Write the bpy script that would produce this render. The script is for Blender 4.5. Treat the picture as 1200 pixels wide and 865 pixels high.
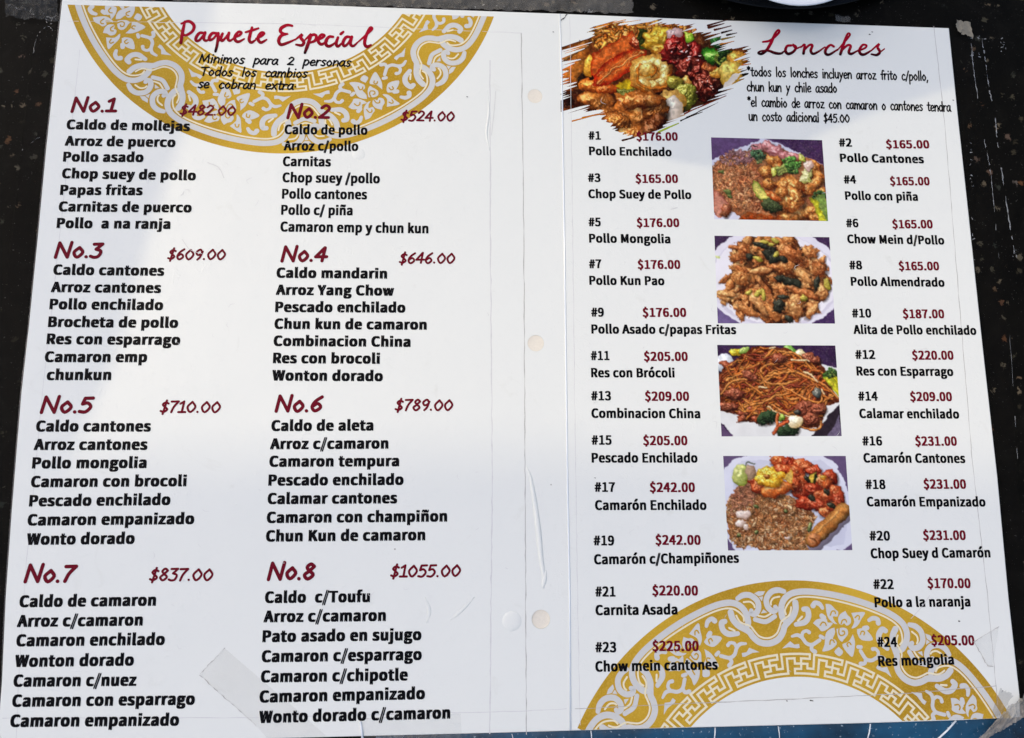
import bpy, bmesh, math, random, os
import numpy as np
from mathutils import Vector, Matrix

S = bpy.context.scene
COL = S.collection
for o in list(bpy.data.objects):
    bpy.data.objects.remove(o)

# ------------------------------------------------------------------ camera
F, CX, CY, CAM_H = 972.0, 600.0, 432.5, 0.36          # focal length and centre in photo pixels (1200 x 865)
def _n(v): return v / np.linalg.norm(v)
_U = _n(np.array([16170., -52., -F]))
_V = np.array([-40., 5732., -F]); _V = _n(_V - _V.dot(_U) * _U)
_W = np.cross(_U, _V)
ROT = np.array([_U, _V, _W])
cam_d = bpy.data.cameras.new('camera'); cam = bpy.data.objects.new('camera', cam_d); COL.objects.link(cam)
M4 = Matrix.Identity(4)
for i in range(3):
    for j in range(3): M4[i][j] = ROT[i][j]
M4[2][3] = CAM_H
cam.matrix_world = M4
cam_d.sensor_width = 36.0; cam_d.lens = 36.0 * F / 1200.0
cam_d.clip_start = 0.01; cam_d.clip_end = 100.0
S.camera = cam

def P(x, y, z=0.0):
    """photo pixel -> point of the (flat) menu sheet, metres"""
    d = ROT @ np.array([x - CX, -(y - CY), -F])
    t = (z - CAM_H) / d[2]
    return np.array([d[0] * t, d[1] * t])

# ------------------------------------------------------------------ light
SUN = np.array([-0.46, 0.30, 0.83]); SUN = SUN / np.linalg.norm(SUN)
elev = math.asin(SUN[2]); azim = math.atan2(SUN[0], SUN[1])
w = bpy.data.worlds.new("World"); S.world = w; w.use_nodes = True
sky = w.node_tree.nodes.new('ShaderNodeTexSky'); sky.sky_type = 'NISHITA'; sky.sun_disc = False
sky.sun_elevation = elev; sky.sun_rotation = azim
sky.air_density = 1.0; sky.dust_density = 3.6; sky.ozone_density = 0.25
w.node_tree.links.new(sky.outputs[0], w.node_tree.nodes['Background'].inputs[0])
w.node_tree.nodes['Background'].inputs[1].default_value = 0.15
sd = bpy.data.lights.new('sun', 'SUN'); sd.energy = 0.50; sd.angle = math.radians(0.55); sd.color = (1.0, 0.85, 0.56)
so = bpy.data.objects.new('sun', sd); COL.objects.link(so)
so.rotation_euler = Vector(SUN).to_track_quat('Z', 'Y').to_euler(); so.location = (1, 1, 2)
S.view_settings.view_transform = 'Standard'; S.view_settings.look = 'None'
S.view_settings.exposure = 0.37; S.view_settings.gamma = 1.0; S.view_settings.use_curve_mapping = False
S.render.film_transparent = False

# ------------------------------------------------------------------ helpers
def lin(c):
    c = np.asarray(c, float) / 255.0
    return np.where(c <= 0.04045, c / 12.92, ((c + 0.055) / 1.055) ** 2.4)
def tag(o, label=None, cat=None, group=None, kind=None):
    if label: o['label'] = label
    if cat: o['category'] = cat
    if group: o['group'] = group
    if kind: o['kind'] = kind
    return o
def empty(name, loc=(0, 0, 0), parent=None):
    o = bpy.data.objects.new(name, None); COL.objects.link(o); o.location = loc; o.empty_display_size = 0.02
    if parent: o.parent = parent
    return o
def obj(name, verts, faces, mat, parent=None, smooth=False, colors=None):
    me = bpy.data.meshes.new(name); me.from_pydata([tuple(v) for v in verts], [], faces)
    if mat: me.materials.append(mat)
    if colors is not None:
        a = me.color_attributes.new('print', 'FLOAT_COLOR', 'POINT')
        c = np.ones((len(verts), 4), np.float32); c[:, :3] = colors
        a.data.foreach_set('color', c.ravel())
    if smooth: me.polygons.foreach_set('use_smooth', [True] * len(me.polygons))
    me.update()
    o = bpy.data.objects.new(name, me); COL.objects.link(o)
    if parent: o.parent = parent
    return o
def slab(name, outline, z0, z1, mat, parent=None, bevel=0.0, seg=2):
    """extruded plan outline with rounded upper edge"""
    bm = bmesh.new()
    vs = [bm.verts.new((p[0], p[1], z1)) for p in outline]
    f = bm.faces.new(vs); f.normal_update()
    if f.normal.z < 0: f.normal_flip()
    r = bmesh.ops.extrude_face_region(bm, geom=[f])
    low = [e for e in r['geom'] if isinstance(e, bmesh.types.BMVert)]
    for v in low: v.co.z = z0
    bmesh.ops.recalc_face_normals(bm, faces=bm.faces)
    if bevel > 0:
        es = [e for e in bm.edges if all(abs(v.co.z - z1) < 1e-7 for v in e.verts)]
        bmesh.ops.bevel(bm, geom=es, offset=bevel, segments=seg, profile=0.5, affect='EDGES', clamp_overlap=True)
    bmesh.ops.triangulate(bm, faces=[f for f in bm.faces if len(f.verts) > 4])
    me = bpy.data.meshes.new(name); bm.to_mesh(me); bm.free(); me.materials.append(mat)
    o = bpy.data.objects.new(name, me); COL.objects.link(o)
    if parent: o.parent = parent
    return o

def join(a, b):
    """append mesh object b to mesh object a (its materials too) and drop b"""
    n0 = len(a.data.materials)
    for m in b.data.materials: a.data.materials.append(m)
    bm = bmesh.new(); bm.from_mesh(a.data); k = len(bm.faces); bm.from_mesh(b.data); bm.faces.ensure_lookup_table()
    for f in bm.faces[k:]: f.material_index += n0
    bm.to_mesh(a.data); bm.free(); bpy.data.objects.remove(b); return a

class NT:
    def __init__(s, name):
        s.m = bpy.data.materials.new(name); s.m.use_nodes = True
        s.t = s.m.node_tree; s.b = s.t.nodes['Principled BSDF']; s.out = s.t.nodes['Material Output']
        s.tc = s.t.nodes.new('ShaderNodeTexCoord')
    def node(s, typ, **kw):
        n = s.t.nodes.new(typ)
        for k, v in kw.items(): setattr(n, k, v)
        return n
    def link(s, a, b): s.t.links.new(a, b)
    def noise(s, scale, detail=4, rough=0.55, dist=0.0, vec=None):
        n = s.node('ShaderNodeTexNoise'); n.inputs['Scale'].default_value = scale; n.inputs['Detail'].default_value = detail
        n.inputs['Roughness'].default_value = rough; n.inputs['Distortion'].default_value = dist
        s.link(vec or s.tc.outputs['Object'], n.inputs['Vector']); return n.outputs['Fac']
    def ramp(s, fac, stops):
        r = s.node('ShaderNodeValToRGB'); e = r.color_ramp.elements
        while len(e) < len(stops): e.new(0.5)
        for k, (p, c) in enumerate(stops):
            e[k].position = p; e[k].color = (*c, 1) if len(c) == 3 else c
        s.link(fac, r.inputs[0]); return r.outputs[0]
    def mix(s, fac, a, b, typ='MIX'):
        m = s.node('ShaderNodeMix', data_type='RGBA', blend_type=typ)
        for k, v in ((0, fac), (6, a), (7, b)):
            if hasattr(v, 'node'): s.link(v, m.inputs[k])
            elif k == 0: m.inputs[0].default_value = v
            else: m.inputs[k].default_value = (*v, 1)
        return m.outputs[2]
    def bump(s, h, strength, dist=0.001, prev=None):
        b = s.node('ShaderNodeBump'); b.inputs['Strength'].default_value = strength; b.inputs['Distance'].default_value = dist
        s.link(h, b.inputs['Height'])
        if prev is not None: s.link(prev, b.inputs['Normal'])
        return b.outputs[0]
    def setp(s, **kw):
        for k, v in kw.items():
            i = s.b.inputs[k.replace('_', ' ')]
            if hasattr(v, 'node'): s.link(v, i)
            elif isinstance(v, (tuple, list)): i.default_value = (*v, 1)
            else: i.default_value = v
        return s.m

SPEC = 0.03
def film_bump(n):
    """gentle waves, scuffs and tiny pimples of the laminating film"""
    h1 = n.noise(26, 3); b = n.bump(h1, 0.16, 0.003)
    h2 = n.noise(420, 2, 0.6, 1.5); b = n.bump(n.ramp(h2, [(0.60, (0, 0, 0)), (0.78, (1, 1, 1))]), 0.16, 0.0006, b)
    h3 = n.noise(130, 4, 0.6, 2.5); b = n.bump(n.ramp(h3, [(0.57, (0, 0, 0)), (0.70, (1, 1, 1))]), 0.10, 0.0006, b)
    return b
def ink(name, c, var=0.12, spec=SPEC):
    n = NT(name)
    f = n.noise(900, 3)
    a = tuple(x * (1 - var) for x in c); bb = tuple(min(1, x * (1 + var)) for x in c)
    return n.setp(Base_Color=n.mix(f, a, bb), Roughness=0.34, Specular_IOR_Level=spec, Normal=film_bump(n))
def paper(name, c):
    n = NT(name)
    f = n.noise(9, 5, 0.6); g = n.noise(60, 4, 0.7, 1.0)
    col = n.mix(f, tuple(x * 0.975 for x in c), tuple(min(1, x * 1.02) for x in c))
    dirt = n.ramp(g, [(0.62, (0, 0, 0)), (0.80, (0.5, 0.5, 0.5))])
    col = n.mix(dirt, col, (c[0] * 0.86, c[1] * 0.85, c[2] * 0.82))
    v = n.node('ShaderNodeTexVoronoi'); v.inputs['Scale'].default_value = 75
    n.link(n.tc.outputs['Object'], v.inputs['Vector'])
    spk = n.ramp(v.outputs['Distance'], [(0.0, (1, 1, 1)), (0.022, (1, 1, 1)), (0.035, (0, 0, 0))])
    gate = n.ramp(v.outputs['Color'], [(0.80, (0, 0, 0)), (0.83, (1, 1, 1))])
    mul = n.node('ShaderNodeMath', operation='MULTIPLY'); n.link(spk, mul.inputs[0]); n.link(gate, mul.inputs[1])
    col = n.mix(mul.outputs[0], col, (c[0] * 0.45, c[1] * 0.43, c[2] * 0.40))
    return n.setp(Base_Color=col, Roughness=n.mix(g, (0.28,) * 3, (0.42,) * 3), Specular_IOR_Level=0.25, Normal=film_bump(n))

M = {}
PAPER = (0.79, 0.80, 0.742)
M['paper'] = paper('laminated_paper', PAPER)
M['spine'] = paper('spine_paper', (0.83, 0.83, 0.83))
M['black'] = ink('black_ink', (0.005, 0.005, 0.006))
M['maroon'] = ink('maroon_ink', (0.145, 0.006, 0.016))
M['hole'] = ink('filled_hole', (0.80, 0.74, 0.62), 0.08)
M['crease'] = ink('grimy_crease', (0.47, 0.45, 0.42), 0.25)
M['crease_light'] = ink('pale_crease', (0.66, 0.65, 0.63), 0.1)
n = NT('gold_ink')
g = n.mix(n.ramp(n.noise(16, 3), [(.3, (0, 0, 0)), (.7, (1, 1, 1))]), (0.37, 0.205, 0.014), (0.63, 0.395, 0.040))
g = n.mix(n.ramp(n.noise(1500, 2), [(.45, (0, 0, 0)), (.75, (.45, .45, .45))]), g, (0.70, 0.46, 0.08))
M['gold'] = n.setp(Base_Color=g, Roughness=0.34, Specular_IOR_Level=SPEC, Normal=film_bump(n))
M['motif'] = ink('pale_motif_ink', (0.605, 0.60, 0.57), 0.05)
M['cream'] = ink('cream_line_ink', (0.80, 0.72, 0.50), 0.05)
n = NT('printed_picture')
at = n.node('ShaderNodeAttribute', attribute_name='print')
M['print'] = n.setp(Base_Color=at.outputs['Color'], Roughness=0.34, Specular_IOR_Level=SPEC, Normal=film_bump(n))

# ------------------------------------------------------------------ table
n = NT('speckled_black_stone')
v1 = n.node('ShaderNodeTexVoronoi'); v1.inputs['Scale'].default_value = 170; n.link(n.tc.outputs['Object'], v1.inputs['Vector'])
wob = n.noise(330, 4, 0.65, 1.5)
base = n.mix(n.noise(40, 6, 0.7), (0.0012, 0.0012, 0.0012), (0.008, 0.0074, 0.0056))
size = n.node('ShaderNodeMath', operation='MULTIPLY_ADD'); n.link(wob, size.inputs[0]); size.inputs[1].default_value = 1.1; size.inputs[2].default_value = -0.34
dd = n.node('ShaderNodeMath', operation='ADD'); n.link(v1.outputs['Distance'], dd.inputs[0]); n.link(size.outputs[0], dd.inputs[1])
chip = n.ramp(dd.outputs[0], [(0.34, (1, 1, 1)), (0.46, (0, 0, 0))])
gate = n.ramp(v1.outputs['Color'], [(0.50, (0, 0, 0)), (0.56, (1, 1, 1))])
mu = n.node('ShaderNodeMath', operation='MULTIPLY'); n.link(chip, mu.inputs[0]); n.link(gate, mu.inputs[1])
chipcol = n.ramp(v1.outputs['Color'], [(0.5, (0.075, 0.062, 0.038)), (0.62, (0.022, 0.025, 0.020)), (0.74, (0.11, 0.09, 0.06)), (0.86, (0.08, 0.034, 0.014)), (1.0, (0.085, 0.085, 0.078))])
base = n.mix(mu.outputs[0], base, chipcol)
dust = n.ramp(n.noise(1200, 2, 0.5), [(0.70, (0, 0, 0)), (0.80, (0.7, 0.7, 0.7))])
base = n.mix(dust, base, (0.14, 0.135, 0.12))
smear = n.ramp(n.noise(22, 6, 0.75, 2.0), [(0.52, (0, 0, 0)), (0.75, (0.35, 0.35, 0.35))])
base = n.mix(smear, base, (0.016, 0.015, 0.012))
M['stone'] = n.setp(Base_Color=base, Roughness=n.mix(n.noise(55, 5, 0.7), (0.16,) * 3, (0.5,) * 3), Specular_IOR_Level=0.025,
                    Normal=n.bump(n.noise(220, 4), 0.08, 0.0006))
ZT = -0.0022
tb = slab('table_top', [(-0.62, -0.42), (0.62, -0.42), (0.62, 0.55), (-0.62, 0.55)], ZT - 0.03, ZT, M['stone'], bevel=0.004)
tag(tb, kind='structure')

# ------------------------------------------------------------------ menu sheets
menu = empty('menu')
tag(menu, 'open white laminated two page menu with gold ring ornaments lying on black stone table', 'menu')
ZP = -0.0004                                            # top of the pages
L_out = [(72, 0), (72, -2), (340, 4), (500, 9.5), (655, 15), (660.5, 15), (661, 100), (662.5, 250), (664, 400), (666, 560), (668, 700), (669, 857), (560, 860), (400, 864), (200, 869),
         (0, 874), (-3, 850), (1, 800), (5.5, 700), (12.5, 600), (19, 520), (24, 460), (33, 380), (43, 280), (52.5, 180), (61, 100)]
R_out = [(656, 15), (820, 22), (970, 27), (1113, 32), (1124, 140), (1136, 250), (1152, 400), (1170, 560), (1183, 700), (1196, 815), (1197, 841), (1130, 844.5), (1000, 848.5), (840, 852.5), (668.5, 857),
         (668, 700), (665, 560), (663, 400), (661, 250), (658.5, 100)]
L_out = L_out[1:]
left = slab('page', [P(*p) for p in L_out], ZT + 0.0003, ZP - 0.0002, M['paper'], menu, 0.0003)
left['label'] = 'left page with eight numbered family packages'
right = slab('page', [P(*p) for p in R_out], ZT + 0.0003, ZP, M['paper'], menu, 0.0005, 3)
right['label'] = 'right page with numbered lunches and food pictures'
LZ, RZ = ZP - 0.0002, ZP

# --- flat ribbons ------------------------------------------------------
def smooth_path(pts, k=5):
    pts = [np.asarray(p, float) for p in pts]
    if len(pts) < 3: return np.array(pts)
    out = []
    for i in range(len(pts) - 1):
        p0 = pts[i - 1] if i else 2 * pts[0] - pts[1]
        p1, p2 = pts[i], pts[i + 1]
        p3 = pts[i + 2] if i + 2 < len(pts) else 2 * pts[-1] - pts[-2]
        for j in range(k):
            t = j / k
            out.append(0.5 * ((2 * p1) + (p2 - p0) * t + (2 * p0 - 5 * p1 + 4 * p2 - p3) * t * t + (3 * p1 - p0 - 3 * p2 + p3) * t ** 3))
    out.append(pts[-1]); return np.array(out)
class Flat:
    """collects flat shapes drawn on the page; every shape a few microns above the one before"""
    def __init__(s, fmap=None): s.v = []; s.f = []; s.k = 0; s.map = fmap or (lambda q: q)
    def z(s): s.k += 1; return (s.k % 9) * 1.2e-6
    def ribbon(s, pts, w, smooth=True, cap=True, k=5):
        """pts (n,2) or (n,3 with own width)"""
        q = smooth_path(pts, k) if smooth else np.array([np.asarray(p, float) for p in pts])
        if q.shape[1] == 3: ww = q[:, 2] * w; q = q[:, :2]
        else: ww = np.full(len(q), w)
        d = np.gradient(q, axis=0); L = np.hypot(*d.T); L[L == 0] = 1; d /= L[:, None]
        if not smooth and len(q) > 2:                      # mitred corners
            seg = np.diff(q, axis=0); seg /= np.maximum(np.hypot(*seg.T), 1e-9)[:, None]
            for i in range(1, len(q) - 1):
                t = seg[i - 1] + seg[i]; t /= max(np.hypot(*t), 1e-6); d[i] = t
                ww[i] = ww[i] / max(0.5, abs(t.dot(seg[i])))
            d[0], d[-1] = seg[0], seg[-1]
        nn = np.c_[-d[:, 1], d[:, 0]]
        A = q + nn * ww[:, None] / 2; B = q - nn * ww[:, None] / 2
        z0 = s.z(); b = len(s.v); n = len(q)
        for i in range(n):
            zz = z0 + 1e-6 * i / n
            s.v.append((*s.map(A[i]), zz)); s.v.append((*s.map(B[i]), zz))
        for i in range(n - 1): s.f.append((b + 2 * i, b + 2 * i + 1, b + 2 * i + 3, b + 2 * i + 2))
        if cap:
            for end, sg in ((0, -1), (n - 1, 1)):
                c = q[end]; t = d[end] * sg; m = np.array([-t[1], t[0]]); r = ww[end] / 2
                i0 = len(s.v); zz = z0 + (1e-6 if end else 0)
                for a in np.linspace(-90, 90, 7):
                    a = math.radians(a); s.v.append((*s.map(c + t * math.cos(a) * r + m * math.sin(a) * r), zz))
                s.f.append(tuple(range(i0, i0 + 7)))
    def poly(s, pts, smooth=False, k=4):
        q = [np.asarray(p, float) for p in pts]
        if smooth: q = list(smooth_path(q + [q[0]], k))[:-1]
        z0 = s.z(); b = len(s.v)
        for p in q: s.v.append((*s.map(p), z0))
        s.f.append(tuple(range(b, b + len(q))))
    def build(s, name, mat, parent, z, clip=None, colors=None):
        v = [(a, b, c + z) for a, b, c in s.v]
        o = obj(name, v, s.f, mat, parent, colors=colors)
        bm = bmesh.new(); bm.from_mesh(o.data)
        bmesh.ops.triangulate(bm, faces=[f for f in bm.faces if len(f.verts) > 4])
        for co, no in (clip or []):
            bmesh.ops.bisect_plane(bm, geom=bm.verts[:] + bm.edges[:] + bm.faces[:], plane_co=(co[0], co[1], 0), plane_no=(no[0], no[1], 0), clear_outer=True)
        for f in bm.faces:
            f.normal_update()
            if f.normal.z < 0: f.normal_flip()
        bm.to_mesh(o.data); bm.free(); return o
PM = lambda q: P(q[0], q[1])
PX = 0.00038                                            # about one photo pixel in metres

# --- creases and edges of the sheets sealed inside the film -------------
def crease(name, pts, w, mat, parent, z, wob=0.35, seed=1):
    rnd = random.Random(seed); q = []
    for (x0, y0), (x1, y1) in zip(pts[:-1], pts[1:]):
        n_ = max(2, int(math.hypot(x1 - x0, y1 - y0) / 9))
        for i in range(n_):
            t = i / n_; q.append((x0 + (x1 - x0) * t + rnd.uniform(-wob, wob), y0 + (y1 - y0) * t + rnd.uniform(-wob, wob), rnd.choice([.5, .8, 1, 1, 1.3])))
    q.append((*pts[-1], 1))
    f = Flat(PM); f.ribbon(q, w, smooth=False); return f.build(name, mat, parent, z)
c1, c2 = M['crease'], M['crease_light']
crease('crease', [(78, 24), (340, 27), (612, 38)], 0.55, c2, left, LZ + 2e-5, seed=2)
crease('crease', [(611, 38), (614, 280), (615.5, 560), (617, 861)], 0.95, c1, left, LZ + 2e-5, seed=3)
crease('crease', [(93, 58), (85, 130), (70, 270), (50, 450), (30, 660), (22, 780), (18, 866)], 0.5, c2, left, LZ + 2e-5, seed=4)
crease('crease', [(2, 842), (300, 841.5), (617, 833.5), (664, 831)], 0.7, c2, left, LZ + 2e-5, seed=5)
crease('crease', [(574, 70), (575, 300), (577, 560), (574, 860)], 1.3, M['crease_light'], left, LZ + 1e-5, 0.5, seed=6)
crease('crease', [(668, 18), (671, 250), (674, 500), (677, 700), (680, 850)], 0.6, c2, right, RZ + 2e-5, seed=7)
crease('crease', [(1095, 30), (1108, 150), (1127, 380), (1140, 540), (1158, 700), (1171, 838)], 0.6, c1, right, RZ + 2e-5, seed=8)
crease('crease', [(674, 831), (800, 825), (920, 820), (1060, 813), (1168, 804)], 0.75, c1, right, RZ + 9e-5, seed=9)
# the bright rolled edge of the right page along the fold
def tube(name, pts, r, mat, parent=None, seg=8, rz=1.0):
    pts = [np.asarray(p, float) for p in pts]; v = []; f = []
    for i, p in enumerate(pts):
        a = pts[max(0, i - 1)]; b = pts[min(len(pts) - 1, i + 1)]; t = (b - a); t /= np.linalg.norm(t)
        m = np.cross((0, 0, 1.), t); m /= np.linalg.norm(m); up = np.cross(t, m)
        for k in range(seg):
            an = 2 * math.pi * k / seg; rr = r[i] if hasattr(r, '__len__') else r
            v.append(p + m * math.cos(an) * rr + up * math.sin(an) * rr * rz)
    for i in range(len(pts) - 1):
        for k in range(seg):
            a = i * seg + k; b = i * seg + (k + 1) % seg; f.append((a, b, b + seg, a + seg))
    f.append(tuple(range(seg))[::-1]); f.append(tuple(range(len(v) - seg, len(v))))
    return obj(name, v, f, mat, parent, True)
n = NT('clear_film_edge')
M['film'] = n.setp(Base_Color=(0.74, 0.78, 0.80), Roughness=0.12, Specular_IOR_Level=0.6)
tube('fold_edge', [(*P(x, y), ZP - 0.0001) for x, y in ((656.3, 16), (658.7, 100), (661.2, 250), (663.2, 400), (665.2, 560), (668, 700), (668.6, 856))], 0.00042, M['film'], menu, 8)

# --- binder holes sealed under the film ---------------------------------
def hole(x, y, r, page, zp, depth):
    """a punched hole: cut into the page, with the sealed film dished over its floor"""
    c = P(x, y); bm = bmesh.new(); bmesh.ops.create_cone(bm, cap_ends=True, segments=40, radius1=r, radius2=r, depth=depth * 2, matrix=Matrix.Translation((c[0], c[1], zp)))
    me = bpy.data.meshes.new('cutter'); bm.to_mesh(me); bm.free(); co_ = bpy.data.objects.new('cutter', me); COL.objects.link(co_)
    md = page.modifiers.new('cut', 'BOOLEAN'); md.object = co_; md.operation = 'DIFFERENCE'; md.solver = 'EXACT'
    dg = bpy.context.evaluated_depsgraph_get(); dg.update(); nm = bpy.data.meshes.new_from_object(page.evaluated_get(dg))
    page.modifiers.clear(); old = page.data; page.data = nm; bpy.data.meshes.remove(old); bpy.data.objects.remove(co_)
    if not page.data.materials: page.data.materials.append(M['paper'])
    zf = zp - depth + 2e-5; V = [(c[0], c[1], zf)]; Fc = []
    for k in range(1, 5):
        for j in range(32): t = 2 * math.pi * j / 32; V.append((c[0] + r * .985 * k / 4 * math.cos(t), c[1] + r * .985 * k / 4 * math.sin(t), zf + (.00018 * (k / 4) ** 3)))
    Fc += [(0, 1 + j, 1 + (j + 1) % 32) for j in range(32)]
    for k in range(3): b_ = 1 + 32 * k; Fc += [(b_ + j, b_ + 32 + j, b_ + 32 + (j + 1) % 32, b_ + (j + 1) % 32) for j in range(32)]
    obj('filled_hole', V, Fc, M['hole'], page, True)
hole(627, 112, 0.0035, left, LZ, .00022); hole(628, 402, 0.0037, left, LZ, .0003); hole(634, 726, 0.0039, left, LZ, .00055)

# ------------------------------------------------------------------ lettering
FD = os.path.join(bpy.utils.resource_path('LOCAL'), 'datafiles', 'fonts')
font = None
for fn in ('Noto Sans CJK Regular.woff2', 'Inter.woff2'):
    try:
        font = bpy.data.fonts.load(os.path.join(FD, fn)); break
    except Exception: pass
_cache = {}
def glyphs(s, sp=1.0):
    """flat outline mesh of a line of type, unit em"""
    if (s, sp) in _cache: return _cache[(s, sp)]
    cu = bpy.data.curves.new('type', 'FONT'); cu.body = s; cu.resolution_u = 3; cu.space_character = sp
    if font: cu.font = font
    to = bpy.data.objects.new('type', cu); COL.objects.link(to)
    dg = bpy.context.evaluated_depsgraph_get(); dg.update()
    me = bpy.data.meshes.new_from_object(to.evaluated_get(dg))
    v = np.array([tuple(q.co)[:2] for q in me.vertices]); f = [tuple(p.vertices) for p in me.polygons]
    bpy.data.objects.remove(to); bpy.data.curves.remove(cu); bpy.data.meshes.remove(me)
    _cache[(s, sp)] = (v, f); return v, f
CAPH = np.ptp(glyphs('H')[0][:, 1])
def pxscale(x, y): return np.hypot(*(P(x, y - 5) - P(x, y + 5))) / 10
def type_line(name, s, x0, y0, x1, y1, cap, mat, parent, z, bx=0.034, by=0.014, sp=1.04):
    """cap: capital height in metres; bold by overprinting"""
    v, f = glyphs(s, sp)
    o = P(x0, y0); d = P(x1, y1) - o; L = np.hypot(*d); u = d / L; nrm = np.array([-u[1], u[0]])
    bx *= CAPH / 0.66; by *= CAPH / 0.66
    sy = cap / (CAPH + 2 * by); xa, xb = v[:, 0].min(), v[:, 0].max()
    sx = L / (xb - xa + 2 * bx); V = []; FF = []
    for k, (ox, oy) in enumerate(((-bx, 0), (-bx * .5, 2 * by), (bx * .5, 0), (bx, 2 * by), (-bx, 2 * by), (bx, 0))):
        b = len(V)
        for p in v:
            q = o + u * ((p[0] - xa + ox + bx) * sx) + nrm * ((p[1] + oy) * sy)
            V.append((q[0], q[1], z + k * 1.5e-6))
        FF += [tuple(i + b for i in t) for t in f]
    return obj(name, V, FF, mat, parent)

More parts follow.
